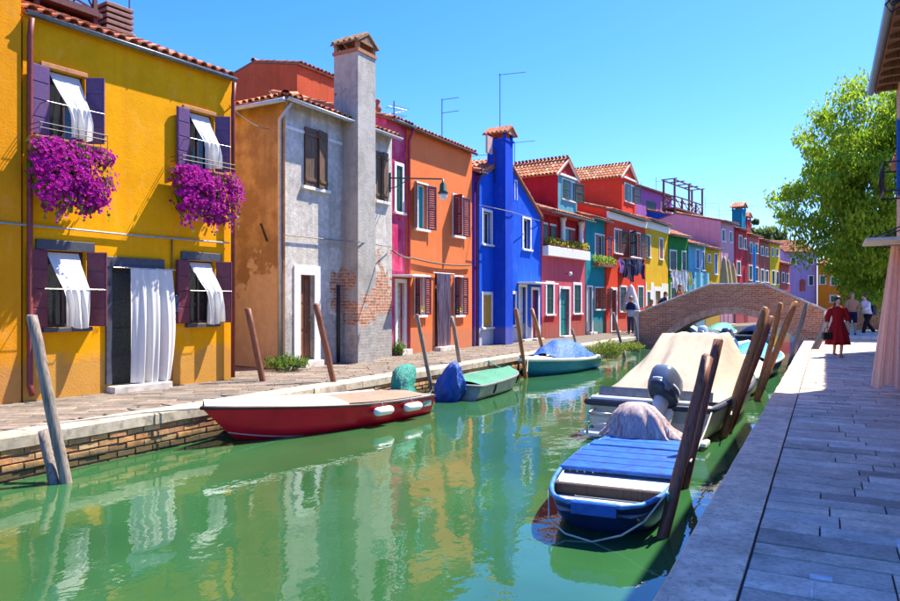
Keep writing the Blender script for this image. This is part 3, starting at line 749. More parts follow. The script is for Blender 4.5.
def aerial(label, p, h, arms, base=1.0, mat=None, yagi=False, rz=0.0):
    t = thing('television_aerial', label, 'aerial', tuple(p), rz); mat = mat or simple('aerial alloy', (.10, .11, .13), .4, .1, 5, (1, 1, 1), 0, .6)
    MB().tube([(0, 0, -base), (0, 0, h)], .018, 6).build('mast', mat, t)
    for z, a0, a1, dz in arms:
        b_ = MB().tube([(a0, 0, z), (a1, 0, z + dz)], .013, 5).build('boom', mat, t)
        if yagi:
            m = MB(); k = 7
            for i in range(k):
                x = a0 + (a1 - a0) * (i + .3) / k; m.tube([(x, -.22, z), (x, .22, z)], .006, 4)
            m.build('elements', mat, b_)
    return t
aerial('thin double yagi aerial rising behind the yellow roof, beside the vent stack', H.world(3.3, 2.6, rz_at(H, 2.6)), 1.9, [(1.25, -.22, .25, 0), (1.8, -.22, .3, 0)], yagi=True)

# curtains hung out of the yellow windows
def out_curtain(label, r, seed):
    random.seed(seed); x0, x1, z0, z1 = r; w = x1 - x0; zm = z0 + (z1 - z0) * U(.42, .54); ph = [U(0, 6) for _ in range(4)]; k1, k2 = U(13, 24), U(27, 42); lx, rx, dp, tl = U(.0, .34) * w, U(0, .10) * w, U(.24, .33), U(-.06, .06)
    def fn(u, v_):
        if v_ < .5:
            t = v_ / .5; y = .06 - (dp + .06) * t; z = z1 - .03 + (zm - z1 + .03) * t + .02 * math.sin(math.pi * t) * -1
            am = .012 * t
        else:
            t = (v_ - .5) / .5; y = -dp - .03 * math.sin(t * 2.5); z = zm - (zm - z0 + .0) * t * (1 + .05 * math.sin(u * 5 + ph[3])); am = .012 + .045 * min(1, t * 2)
        x = x0 + .04 + (w - .08 - lx * min(1, v_ * 1.6) - rx) * u + lx * min(1, v_ * 1.6); z += tl * (u - .5) * max(0, v_ - .4)
        y += am * math.sin(u * k1 + ph[0] + .8 * math.sin(v_ * 3)) + am * .6 * math.sin(u * k2 + ph[1] + t)
        return (x + .01 * math.sin(u * 14 + ph[2]), y, z)
    t_ = thing('window_curtain', label, 'curtain', H.world(0, 0, 0), H.F.th)
    MB().grid(fn, 44, 36).build('cloth', WHITECLOTH, t_, True)
    MB().tube([(x0 - .16, -.30, zm + .0), (x1 + .16, -.30, zm + .0)], .004, 5).build('rod', simple('steel rod', (.4, .4, .42), .4, .1, 5, (1, 1, 1), 0, .8), t_)
    for x in (x0 - .15, x1 + .15): MB().tube([(x, -.02, zm), (x, -.30, zm)], .006, 5).build('stay', IRON, t_)
labs = ['white curtain pulled out of the upstairs window beside the red downpipe', 'white curtain pulled out of the upstairs window at the alley end of yellow house',
        'white curtain slung over a rod from the ground-floor window beside the red downpipe', 'white curtain slung over a rod from the ground-floor window near the alley']
for i in range(4): out_curtain(labs[i], yw[i], i + 3)
t = thing('door_curtain', 'long white curtain hanging over the yellow house doorway', 'curtain', H.world(0, 0, 0), H.F.th)
cx0, cx1 = H.x(127), H.x(169)
def fn(u, v_):
    f = .045 * math.sin(u * 21) + .03 * math.sin(u * 37 + 1.2) + .012 * math.sin(v_ * 5 + u * 9); belly = .07 * math.sin(math.pi * v_)
    return (cx0 + (cx1 - cx0) * u + .05 * (u - .5) * math.sin(math.pi * v_), -.12 - belly + f * (.35 + .65 * v_), yd[3] - .02 - (yd[3] - .16) * v_ - .03 * v_ * math.sin(u * 3.0))
MB().grid(fn, 70, 30).build('cloth', WHITECLOTH, t, True)
MB().tube([(yd[0] - .02, -.11, yd[3] - .01), (cx1 + .06, -.11, yd[3] - .01)], .01, 6).build('rod', simple('steel rod', (.4, .4, .42)), t)
# petunia boxes
PET = leafmat('petunia petal', [(.42, .005, .30), (.58, .015, .42), (.33, .004, .26), (.66, .03, .50), (.50, .01, .34)])
PETL = leafmat('petunia leaf', [(.09, .18, .03), (.15, .26, .04), (.06, .13, .03)])
def petunias(label, r, pxs, pys, seed):
    random.seed(seed); t = thing('flower_box', label, 'flower box', H.world(0, 0, 0), H.F.th)
    x0, x1 = H.x(pxs[0], .35), H.x(pxs[1], .35); m_ = (pxs[0] + pxs[1]) / 2; FF = H.F.offset(.35); z1, z0 = FF.z(m_, pys[0]), FF.z(m_, pys[1])
    zt = r[2] + .02
    MB().cbox(x0 + .12, x1 - .12, -.36, -.08, zt - .30, zt - .08, .01).build('trough', simple('terracotta trough', (.35, .13, .06), .8), t)
    rl = MB()
    for z in (zt + .10, zt + .02): rl.tube([(x0 + .15, -.05, z), (x0 + .15, -.42, z), (x1 - .15, -.42, z), (x1 - .15, -.05, z)], .007, 5)
    k = 9
    for i in range(k + 1): 
        x = x0 + .15 + (x1 - x0 - .3) * i / k; rl.tube([(x, -.42, zt - .3), (x, -.42, zt + .10)], .005, 4)
    rl.build('railing', IRON, t)
    xm, hw = (x0 + x1) / 2, (x1 - x0) / 2; fl = MB(); lf = MB()
    cl = [(U(-.85, .85), U(-.8, .95), U(.22, .4)) for _ in range(46)]
    def surf():
        while True:
            a, e, _ = random.choice(cl); th, ph = U(0, 6.283), math.acos(U(-1, 1)); rr = _
            u = a + rr * math.sin(ph) * math.cos(th); w = e + rr * math.cos(ph); y = rr * math.sin(ph) * math.sin(th)
            lim = 1 - .28 * max(0, -w) ** 2
            if abs(u) < lim and abs(w) < 1.05 - .25 * u * u: return u, w, -abs(y) if rnd() < .85 else y
    zc, hz = (z0 + z1) / 2, (z1 - z0) / 2
    nrm0 = Vector((0, -1, .25))
    for i in range(1500):
        u, w, y = surf(); p = Vector((xm + u * hw, -.30 + y * .55 - .10 * (1 - w * w), zc + w * hz))
        if p.y > -.03: p.y = -.03 - rnd() * .1
        n_ = (nrm0 + Vector((u * .6 + U(-.6, .6), U(-.3, .3), w * .4 + U(-.5, .5)))).normalized(); q = n_.to_track_quat('Z', 'Y').to_matrix(); s_ = U(.026, .04); tw = U(0, 6)
        vs_ = [p - n_ * .008]
        for k in range(10):
            rr = s_ * (1 if k % 2 == 0 else .72); a = tw + k * math.pi / 5; vs_.append(p + q @ Vector((rr * math.cos(a), rr * math.sin(a), .006 * (k % 2))))
        fl.add(vs_, [(0, 1 + k, 1 + (k + 1) % 10) for k in range(10)])
    for i in range(2100):
        u, w, y = surf(); p = Vector((xm + u * hw * .97, -.26 + y * .45, zc + w * hz)); p.y = min(p.y, -.03)
        n_ = Vector((U(-1, 1), U(-1.4, .2), U(-1, 1))).normalized(); q = n_.to_track_quat('Z', 'Y').to_matrix(); s_ = U(.03, .05)
        lf.add([p + q @ Vector(c) for c in ((0, -s_, 0), (s_ * .5, 0, .005), (0, s_, 0), (-s_ * .5, 0, .005))], [(0, 1, 2, 3)])
    for i in range(26):                              # trailing strands
        u = U(-.9, .9); a = Vector((xm + u * hw, -.34 - rnd() * .15, z0 + (z1 - z0) * U(.05, .3))); L_ = U(.1, .32)
        for k in range(7):
            p = a + Vector((U(-.02, .02), U(-.02, .02), -L_ * k / 6)); n_ = Vector((U(-1, 1), -1, U(-.5, 1))).normalized(); q = n_.to_track_quat('Z', 'Y').to_matrix(); s_ = U(.018, .034); g = fl if rnd() < .6 else lf
            g.add([p] + [p + q @ Vector((s_ * math.cos(k2 * 1.2566), s_ * math.sin(k2 * 1.2566), 0)) for k2 in range(5)], [(0, 1 + k2, 1 + (k2 + 1) % 5) for k2 in range(5)])
    stuff(fl.build('blossom', PET, t)); stuff(lf.build('leaves', PETL, t))
petunias('magenta petunias cascading under the upstairs window beside the red downpipe', yw[0], (27, 114), (140, 212), 11)
petunias('magenta petunias cascading under the upstairs window nearest the alley', yw[1], (173, 239), (167, 223), 12)
random.seed(21)
def cable(label, pts, r=.012, mat=CABLE, sag=.0):
    out = []
    for (a, b_) in zip(pts, pts[1:]):
        a, b_ = Vector(a), Vector(b_)
        for k in range(8): t = k / 8; out.append(a.lerp(b_, t) - Vector((0, 0, sag * 4 * t * (1 - t))))
    out.append(Vector(pts[-1])); return tag(MB().tube(out, r, 5).build('cable', mat), label, 'cable')
F_ = H.F.offset(.03)
def onF(F, px, py, off=0): 
    FF = F.offset(off); p = FF.at(px); return (p.x, p.y, FF.z(px, py))
cable('pale blue conduit cable strung across the yellow facade above the door', [onF(FA, -40, 219, .12), onF(FA, 60, 228, .04), onF(FA, 130, 235, .04), onF(FA, 229, 243, .04)], .016, simple('pale blue cable', (.25, .32, .38), .6))

def roofpt(F, px, inward, py):
    FF = F.offset(-inward); q = FF.at(px); return (q.x, q.y, FF.z(px, py))
O_line = FC
# white house with its ochre flank
OCHRE = plaster('ochre flank plaster', (.44, .34, .20), .45, dirt=(.15, .10, .06), peel=(1.2, 3.8), peelcol=(.60, .50, .37), fade=(.24, .17, .10))
WHITEWALL = peeled_wall('peeling white limewash', (.64, .60, .53), 1.15, 2.3, (.40, .38, .34))
W = House('white_house', 'peeling white house with ochre flank, exposed brick and tall chimney', 'house', FB, 285, 392, 122, WHITEWALL, 6.5, 0, 21, .3, side=OCHRE, hipl=True, gut=GUTTERL, ztop=FB.z(300, 105))
W.window((304, 326), (130, 188), shut=OLDWOOD, style='plank', al=3, ar=12, sill=WHITE, surw=.05)
W.window((376, 387), (152, 201), shut=OLDWOOD, style='plank', al=0, ar=8, sill=WHITE, surw=.04)
W.door((300, 314), (275, 360), sur=WHITE, surw=.22, mat=BROWNDOOR, panels=3, step=STONE)
W.finish()
CHW = peeled_wall('chimney limewash', (.44, .42, .38), .95, 2.0, (.42, .40, .36))
xa, xb = W.x(358, .5), W.x(375.5, .5)
zt = W.z(358, 62)
ch = W.chimney(xa, xb, -.5, .28, .004, W.F.offset(.5).z(365, 52), CHW, capw=.07, caph=.2, capmat=simple('chimney brick', (.34, .15, .08), .9), roofmat=simple('mossy cap tile', (.22, .13, .07), .9, .5, 9))
pipe('downpipe', [(-.06, -.25, W.ze - .1), (-.05, .12, W.ze - .45), (-.05, .12, 2.9), (-.05, .12, .02)], .05, GUTTERL, W.root)
pipe('downpipe', [(W.x(337), -.05, W.z(337, 285)), (W.x(337), -.05, .02)], .045, IRON, W.root)
MB().cbox(0.02, xa - .02, -.02, .01, W.ze - .65, W.ze - .58, .004).build('moulding', WHITE, W.root)
pipe('tie_rod', [(.0 - .03, .55, W.z(285, 240)), (-.03, .75, W.z(285, 222))], .02, IRON, W.root)
cable('slack grey cable looping across the white house front', [onF(FB, 286, 235, .06), onF(FB, 335, 240, .06), onF(FB.offset(.5), 360, 242, .06), onF(FB, 391, 247, .06)], .014)
cable('thin cable crossing the alley to the white house', [onF(FA, 229, 105, .05), tuple(W.world(-.12, .4, W.z(285, 128)))], .01, sag=.1)
# red house behind the white roof
REDB = plaster('brick red plaster', (.55, .10, .04), .2)
FR = Line((-16.6, 14.0), (-16.2, 19)); RB = House('red_back_house', 'plain brick-red house rising behind the white house roof', 'house', FR, 297, 337, 78, REDB, 4.5, 0, 12, .1, gut=None, rows=0, side=REDB, ztop=FR.z(310, 70))
RB.finish()
aerial('small yagi aerial between the tall chimney and the orange roof', roofpt(O_line, 394, .8, 125), .75, [(.55, -.2, .5, 0), (.3, -.2, .4, .2)], yagi=True, rz=1.2)

# magenta house
MAG = plaster('magenta plaster', (.50, .03, .12), .2, dirt=(.35, .03, .10), fade=(.60, .12, .20))
M_ = House('magenta_house', 'narrow magenta house squeezed between the white and orange houses', 'house', FC, 386, 408, 118, MAG, 6.5, -.05, 17, .22, rows=2, ztop=FC.z(400, 124))
M_.window((396, 402), (166, 212), sur=WHITE, surw=.1, sill=WHITE, shut=GREENSH, style='louvre', al=0, ar=0)
M_.door((397, 404), (283, 349), sur=WHITE, surw=.12, mat=simple('cream door', (.55, .48, .36), .6), panels=3, step=STONE)
M_.finish()
MB().cbox(M_.x(391), M_.w + .1, -.75, 0, M_.z(400, 277) - .0, M_.z(400, 277) + .05, .01).build('canopy', WHITE, M_.root)
pipe('downpipe', [(M_.w - .06, -.28, M_.ze - .05), (M_.w - .06, -.08, M_.ze - .4), (M_.w - .06, -.08, .02)], .045, simple('raspberry downpipe', (.32, .02, .06), .5), M_.root)
# orange house
ORA = plaster('orange plaster', (.82, .205, .065), .15, dirt=(.65, .17, .04))
O = House('orange_house', 'orange house with maroon louvred shutters and a bead-curtain door', 'house', FC, 408.5, 472, 142, ORA, 6.5, .03, 16, .16, rows=3, gut=simple('brown gutter', (.14, .05, .03), .5))
TEALC = cloth('teal curtain', (.02, .30, .30), 0)
for px, py, al, ar, c in (((415.5, 427), (184, 229), 150, 160, TEALC), ((453, 462.5), (196, 236), 95, 165, None), ((415, 424), (276, 315), 120, 165, TEALC), ((454.5, 462), (277, 315), 120, 165, TEALC)):
    O.window(px, py, shut=MAROON, style='louvre', al=al, ar=ar, sill=WHITE, sur=WHITE, surw=.05, curtain=c, sash=WHITE)
od = O.door((435, 449), (274, 346), sur=None, mat=BROWNDOOR, panels=3, step=STONE)
O.finish()
STRIPC = None
m, nt, b = newmat('striped bead curtain'); v = coords(nt, (1, 1, .02)); nn = noise_f(nt, v, 26, 2)
nt.links.new(ramp(nt, nn, [(.38, (.16, .05, .07)), (.5, (.45, .38, .36)), (.6, (.22, .12, .16))]), b.inputs['Base Color']); b.inputs['Roughness'].default_value = .7
t = thing('bead_curtain', 'striped brown and white strand curtain in the orange house doorway', 'curtain', O.world(0, 0, 0), O.F.th)
k = 26
for i in range(k):
    x = od[0] + .02 + (od[1] - od[0] - .04) * (i + .5) / k; sw = .05 * math.sin(i * .7)
    MB().tube([(x, -.06, od[3]), (x + sw * .4, -.08 - .03 * math.sin(i), od[3] * .5), (x + sw, -.09, .12)], [.018, .022, .02], 5).build('strand', m, t)
MB().tube([(od[0] - .2, -.06, od[3] + .02), (od[1] + .25, -.06, od[3] + .02)], .015, 5).build('rod', WHITE, t)
def pot_plant(label, p, s=.12, leaf=None, n=60, h=.16):
    t = thing('flower_pot', label, 'flower pot', tuple(p)); MB().lathe([(s * .6, 0), (s * .85, s * 1.1), (s * .95, s * 1.15), (s * .95, s * 1.35), (s * .8, s * 1.3)], 12).build('pot', simple('white glazed pot', (.6, .58, .52), .4), t, True)
    m = MB()
    for i in range(n):
        q = Vector((U(-1, 1) * s * 1.1, U(-1, 1) * s * 1.1, s * 1.2 + rnd() * h)); n_ = Vector((U(-1, 1), U(-1, 1), U(0, 1))).normalized().to_track_quat('Z', 'Y').to_matrix(); a = U(.02, .035)
        m.add([q + n_ @ Vector(c) for c in ((0, -a, 0), (a * .6, 0, 0), (0, a, 0), (-a * .6, 0, 0))], [(0, 1, 2, 3)])
    stuff(m.build('foliage', leaf or GRASSM, t))
GRASSM = leafmat('bright foliage', [(.07, .16, .02), (.12, .24, .03), (.04, .10, .02), (.22, .30, .04)])
YELFL = leafmat('yellow blossom', [(.55, .42, .03), (.20, .28, .04), (.65, .50, .05), (.10, .2, .03)])
pot_plant('white flower pot on the orange house sill between the magenta house and the bead curtain', O.world(O.x(419.5), -.04, O.z(419, 315)), .09, YELFL)
pot_plant('white flower pot on the orange house sill between the bead curtain and the purple house', O.world(O.x(458), -.04, O.z(458, 315)), .09, YELFL)
cable('bundle of dark cables sagging across the orange facade', [onF(FC, 391, 249, .1), onF(FC, 412, 258, .1), onF(FC, 471, 265, .1)], .03, simple('old cable bundle', (.13, .09, .07), .8), .08)
aerial('tall pale aerial with two short arms above the orange roof', roofpt(O.F, 442, 1.0, 140), 1.45, [(.95, -.02, .6, .06), (1.42, -.02, .6, .06)], rz=O.F.th - 1.2)
# clay vent pipe on the orange roof
t = thing('clay_vent', 'small terracotta vent pot on the orange house roof', 'vent', O.world(1.2, 2.0, O.ze + .55), 0)
MB().lathe([(.09, 0), (.09, .55), (.13, .6), (.13, .68), (.07, .72), (.07, .85), (.1, .9), (.02, .98)], 12).build('pot', ROOFBASE, t, True)
# lamp on bracket
LGREEN = simple('bottle green iron', (.012, .07, .045), .4)
p0 = Vector(onF(FB, 390, 178, .02)); FL = FB.offset(1.75)
t = thing('street_lamp', 'green bracket street lamp on the white house corner', 'street lamp', tuple(p0), 0)
e = Vector(onF(FB.offset(1.75), 443, 179)) - p0
MB().tube([(0, 0, 0), e * .98], .022, 6).build('arm', LGREEN, t)
MB().tube([(0, 0, -.3), e * .12 + Vector((0, 0, -.25)), e * .28 + Vector((0, 0, -.1)), e * .34 + Vector((0, 0, -.01))], .015, 5).build('scroll', LGREEN, t)
MB().tube([(0, 0, -.4), (0, 0, .15)], .03, 6).build('mount', LGREEN, t)
MB().lathe([(.02, .0), (.03, -.08), (.085, -.14), (.10, -.32), (.15, -.38), (.12, -.40), (.02, -.41)], 14, tuple(e)).build('hood', LGREEN, t, True)
MB().lathe([(.10, -.40), (.115, -.46), (.09, -.54), (.02, -.57)], 14, tuple(e)).build('globe', simple('frosted lamp glass', (.75, .76, .76), .3), t, True)

# purple sliver and blue house
PUR = plaster('purple plaster', (.13, .03, .28), .2)
S = House('purple_house', 'sliver of purple house between the orange and blue houses', 'house', FC, 472.5, 479, 172, PUR, 6, -.02, 18, .28, rows=1); S.finish()
pipe('downpipe', [(S.w * .4, -.3, S.ze), (S.w * .4, -.08, S.ze - .45), (S.w * .4, -.08, .02)], .05, simple('dark purple pipe', (.06, .02, .10), .5), S.root)
BLU = plaster('cobalt plaster', (.012, .10, .62), .2, dirt=(.01, .05, .35), peel=(.35, 1.0), peelcol=(.55, .58, .62))
FCb = FC
zr_ = FC.z(541, 219); B = House('blue_house', 'cobalt blue gabled house with a tall blue chimney breast', 'house', FC, 479.3, 541, 219, BLU, 7, .05, 17, .2, ztop=zr_)
gx = B.x(506); B.gable = [(0, B.z(480, 177)), (gx, B.z(506, 159))]
BWIN = dict(sur=WHITE, surw=.1, sill=WHITE)
B.window((483, 491), (212, 244), **BWIN); B.window((523, 530), (219, 249), **BWIN); B.window((514.5, 516.5), (181, 200), sur=WHITE, surw=.04)
B.window((483, 491), (295, 327), sur=WHITE, surw=.12, sill=WHITE, shut=simple('ochre shutter', (.50, .28, .03), .6), style='plank', al=0, ar=0)
B.window((503, 515), (294, 325), sur=WHITE, surw=.12, sill=WHITE, curtain=simple('brown goods in window', (.28, .15, .06), .8, .8, 4))
B.door((519.5, 525.5), (287, 339), sur=WHITE, surw=.12, mat=simple('linen door', (.6, .56, .48), .7), panels=2, step=STONE)
B.door((532, 538), (290, 338.5), sur=WHITE, surw=.12, mat=simple('red door', (.35, .02, .03), .5), panels=3, step=STONE)
B.finish()
MB().cbox(B.x(517), B.w + .0, -.8, 0, B.z(528, 284), B.z(528, 284) + .05, .01).build('canopy', WHITE, B.root)
gp = [(0, B.z(480, 177)), (gx, B.z(506, 159)), (B.w, B.ze)]
for i, ((x0, z0), (x1, z1)) in enumerate(zip(gp, gp[1:])):
    if i == 0: Mx = slope_frame((x0 - .05, B.d, z0 + .04), (0, -1), math.atan2(z1 - z0, x1 - x0))
    else: Mx = slope_frame((x1 + .08, -.12, z1 + .03), (0, 1), math.atan2(z0 - z1, x1 - x0))
    ln = math.hypot(x1 - x0, z1 - z0) + .05
    rf = slab_on(Mx, B.d + .1, ln).build('roof', ROOFBASE, B.root); tiles(rf, Mx, B.d + .1, ln, 3)
xa, xb = B.x(505.5, .5), B.x(513, .5)
B.chimney(xa, xb, -.5, .25, .004, B.F.offset(.5).z(509, 140), plaster('cobalt chimney plaster', (.010, .07, .55), .12), capw=.14, caph=.2)
cable('dark cable running across the blue facade', [onF(FC, 479, 205, .12), onF(FC, 494, 208, .6), onF(FC, 512, 212, .62), onF(FC, 540, 221, .1)], .014)
aerial('tall aerial with one long arm above the blue chimney', roofpt(B.F, 500, .45, 122), 1.9, [(1.85, -.05, 1.0, .06)], base=1.6, rz=B.F.th - 1.2)
aerial('short aerial with a single arm beyond the blue gable', B.world(3.9, 2.5, B.ze + .6), 2.1, [(2.0, -.05, .9, .05)], base=1.5, rz=B.F.th - 1.2)
t = thing('dish_panel', 'pale square antenna panel fixed beside the blue chimney', 'antenna', B.world(xa - .55, -.1, B.F.offset(.3).z(487, 150)), B.F.th)
MB().cbox(-.2, .2, -.04, .04, 0, .62, .01).build('panel', simple('pinkish panel', (.45, .32, .30), .6), t); MB().tube([(.2, 0, .3), (.5, 0, .3), (.5, 0, -1.0)], .02, 5).build('mount', IRON, t)

# pink house with loggia and dormer
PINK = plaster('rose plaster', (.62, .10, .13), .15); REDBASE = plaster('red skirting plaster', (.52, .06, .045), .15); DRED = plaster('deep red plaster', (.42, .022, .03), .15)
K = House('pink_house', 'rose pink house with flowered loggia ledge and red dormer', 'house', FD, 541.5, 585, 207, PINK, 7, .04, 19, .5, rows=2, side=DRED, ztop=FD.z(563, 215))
lg = (K.x(543.5), K.x(585) - .2, K.z(564, 246), K.ze - .12)
K.holes.append(lg)
K.window((546.5, 553), (284, 314), sur=WHITE, surw=.12, sill=WHITE, shut=GREENSH, style='louvre', al=0, ar=0)
K.window((574, 580.5), (285, 313), sur=WHITE, surw=.12, sill=WHITE, shut=GREENSH, style='louvre', al=0, ar=0)
kd = K.door((560, 569), (289, 336), sur=WHITE, surw=.12, mat=simple('teal door', (.01, .22, .20), .5), panels=3, step=STONE)
K.finish()
# loggia recess: back wall panel, columns, small windows in depth
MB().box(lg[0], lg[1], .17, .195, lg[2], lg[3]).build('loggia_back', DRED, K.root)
for f0, f1, mt in ((.05, .16, GREENSH), (.24, .36, GREENSH), (.58, .68, TEALSH), (.70, .84, simple('wine door', (.22, .03, .03)))):
    a, b_ = lg[0] + (lg[1] - lg[0]) * f0, lg[0] + (lg[1] - lg[0]) * f1
    ww = MB().box(a, b_, .13, .168, lg[2], lg[3] - .45).build('loggia_shutter', mt, K.root); MB().box(a - .06, b_ + .06, .15, .169, lg[3] - .45, lg[3] - .36).build('lintel', WHITE, ww)
for f in (.46, .93):
    x = lg[0] + (lg[1] - lg[0]) * f; MB().lathe([(.16, 0), (.16, .1), (.12, .14), (.11, lg[3] - lg[2] - .2), (.17, lg[3] - lg[2] - .1), (.17, lg[3] - lg[2])], 14, (x, .0, lg[2])).build('column', WHITE, K.root, True)
MB().cbox(K.x(542.5), K.w, -.28, -.004, K.z(564, 258), K.z(564, 249), .02).build('ledge', WHITE, K.root)
MB().box(0, K.w, -.02, -.003, .004, K.z(564, 317)).build('skirting', REDBASE, K.root) if False else None
kx = sorted([0, K.x(546.5) - .14, K.x(553) + .14, kd[0] - .12, kd[1] + .12, K.x(574) - .14, K.x(580.5) + .14, K.w])
MB().box(0, kd[0] - .122, -.016, -.003, .004, K.z(552, 317)).build('skirting', REDBASE, K.root); MB().box(kd[1] + .122, K.w, -.016, -.003, .004, K.z(577, 316)).build('skirting', REDBASE, K.root)
def flowers(label, p, th, w, d, h, n, mat, cat='flowers', seed=1):
    random.seed(seed); t = thing('flower_trough', label, cat, tuple(p), th); MB().cbox(0, w, -d, 0, 0, h * .4, .01).build('trough', ROOFBASE, t); m = MB()
    for i in range(n):
        q = Vector((U(-.05, w + .05), -d / 2 + U(-1, 1) * d * .8, h * .3 + rnd() * h)); n_ = Vector((U(-1, 1), U(-1.2, .5), U(-.3, 1))).normalized().to_track_quat('Z', 'Y').to_matrix(); a = U(.04, .07)
        m.add([q + n_ @ Vector(c) for c in ((0, -a, 0), (a * .7, 0, .01), (0, a, 0), (-a * .7, 0, .01))], [(0, 1, 2, 3)])
    stuff(m.build('blossom', mat, t)); return t
flowers('row of yellow flowers along the pink house loggia ledge', K.world(K.x(544), -.04, K.z(564, 249)), K.F.th, K.x(584) - K.x(544), .2, .3, 700, YELFL, seed=3)
dz = K.ze + math.tan(K.slope) * .9
FK = K.F.offset(-.6); sk = FK.s(561) - K.s0, FK.s(577) - K.s0
K.dormer(sk[0] - .35, sk[1], .6, 3.6, K.ze, FK.z(569, 177), DRED, WHITE, (sk[0] + .15, sk[1] - .35, FK.z(568, 200), FK.z(568, 181)), front=plaster('pale teal plaster', (.10, .36, .42), .15), shut=GREENSH)
aerial('aerial with one arm above the dormer of the pink house', K.world(2.0, 2.4, K.ze + 1.6), 2.0, [(1.95, -.05, .95, .05)], base=1.0, rz=K.F.th - 1.2)
t = thing('wall_lamp', 'small white globe lamp over the pink house door', 'wall lamp', K.world(K.x(565), -.02, K.z(565, 274)), K.F.th)
MB().tube([(0, 0, 0), (0, -.2, .03)], .015, 5).build('arm', IRON, t); MB().ball((0, -.25, .0), .09).build('globe', simple('frosted lamp glass', (.75, .76, .76)), t, True)

# teal house
TEAL = plaster('teal plaster', (.015, .24, .28), .18)
T = House('teal_house', 'narrow teal house with pale curtain door beside the pink house', 'house', FD, 585.5, 606, 218, TEAL, 7, -.05, 17, .35, rows=1, ztop=FD.z(596, 219))
T.window((595, 604), (235, 259), sur=WHITE, surw=.06, shut=simple('mauve shutter', (.14, .06, .10), .5), style='louvre', al=0, ar=165)
T.window((595, 604), (288, 309), sur=WHITE, surw=.06, sill=WHITE, shut=simple('rust shutter', (.25, .06, .03), .5), style='louvre', al=100, ar=160)
T.door((587, 592), (287, 332), sur=WHITE, surw=.08, mat=simple('linen door', (.6, .56, .48), .7), panels=1, step=STONE)
T.finish()
flowers('trailing green and yellow flowers under the teal house upstairs window', T.world(T.x(592), -.05, T.z(600, 267)), T.F.th, T.x(606) - T.x(592) + .5, .3, .42, 500, leafmat('lime foliage', [(.10, .28, .02), (.2, .36, .04), (.35, .4, .08), (.06, .18, .02)]), seed=5)
# red-orange house
VERM = plaster('vermilion plaster', (.68, .065, .03), .15, dirt=(.55, .04, .04)); CORAL = plaster('coral plaster', (.62, .05, .06), .15)
V = House('vermilion_house', 'vermilion house with gabled dormer and laundry under its windows', 'house', FD, 606.5, 645, 212, VERM, 7, .06, 15, .3, rows=1, ztop=FD.z(626, 216))
V.window((614.5, 621), (230, 253), sur=WHITE, surw=.08, sill=WHITE, shut=GREENSH, style='louvre', al=0, ar=165)
V.window((630, 640), (233, 257), sur=WHITE, surw=.08, sill=WHITE, shut=GREENSH, style='louvre', al=140, ar=165)
V.window((620, 626), (287, 311), sur=WHITE, surw=.08, sill=WHITE, shut=GREENSH, style='louvre', al=0, ar=0)
V.door((611.5, 616), (290, 331), sur=WHITE, surw=.14, mat=BROWNDOOR, panels=3, step=STONE)
V.window((638, 643), (287, 308), sur=WHITE, surw=.08, shut=GREENSH, style='louvre', al=0, ar=0)
V.finish()
MB().cbox(0, V.w, -.12, -.004, V.ze - .42, V.ze - .05, .02).build('cornice', WHITE, V.root)
FV = V.F.offset(-.6); sv = FV.s(622) - V.s0, FV.s(636) - V.s0
V.dormer(sv[0], sv[1], .6, 4.2, V.ze - .1, FV.z(629, 179), VERM, WHITE, (sv[0] + .45, sv[1] - .5, FV.z(629, 202), FV.z(629, 185)), shut=GREENSH)
# yellow narrow house
YN = plaster('lemon plaster', (.72, .42, .02), .16)
Y2 = House('lemon_house', 'lemon yellow house with white ground floor beside the vermilion house', 'house', FD, 645.5, 668, 219, YN, 7, .02, 16, .3, rows=0, ztop=FD.z(657, 223))
for px, py in (((647, 650), (236, 257)), ((659.5, 662.5), (239, 259))): Y2.window(px, py, sur=WHITE, surw=.1, sill=WHITE, shut=simple('rust shutter', (.25, .06, .03)), style='louvre', al=0, ar=0)
Y2.door((655, 660), (291, 331), sur=WHITE, surw=.25, mat=simple('tan door', (.42, .27, .12), .6), panels=2, step=STONE)
Y2.window((647, 650), (292, 312), sur=WHITE, surw=.08, shut=GREENSH, al=0, ar=0)
Y2.finish(); MB().cbox(0, Y2.w, -.12, -.004, Y2.ze - .5, Y2.ze - .05, .02).build('cornice', WHITE, Y2.root)
r_ = Y2.rect((655, 660), (291, 331))
for a, b_ in ((.0, Y2.x(647) - .1), (Y2.x(650) + .1, r_[0] - .26), (r_[1] + .26, Y2.w)): MB().box(a, b_, -.02, -.003, .004, Y2.z(657, 283)).build('skirting', WHITE, Y2.root)
# green, sky blue, gold, pink, scarlet, brick, lemon row
def rowhouse(name, label, pxl, pxr, eave_px, col, wins, proud=0, slope=17, line=FE, d=7, over=.3, doors=(), shut=GREENSH, sur=WHITE):
    h = House(name, label, 'house', line, pxl, pxr, 0, plaster(name + ' plaster', col, .16), d, proud, slope, over, rows=0, ztop=line.offset(proud).z((pxl + pxr) / 2, eave_px))
    for px, py in wins: h.window(px, py, sur=sur, surw=.09, sill=sur, shut=shut, style='louvre', al=0, ar=0)
    for px, py in doors: h.door(px, py, sur=sur, surw=.1, mat=BROWNDOOR, panels=2)
    return h.finish()
G = rowhouse('green_house', 'green house with closed dark shutters behind a laundry line', 668.5, 688, 236, (.03, .22, .05), [((670, 676), (251, 270)), ((682, 685.5), (252, 270)), ((671, 676), (284, 300))], .02, 22)
LB = rowhouse('sky_blue_house', 'sky blue house between the green and the gold houses', 688.5, 705, 245, (.16, .46, .62), [((696, 699), (250, 268)), ((702, 704), (252, 270)), ((694, 698), (284, 300))], .05, 18, shut=simple('azure shutter', (.02, .12, .40), .5))
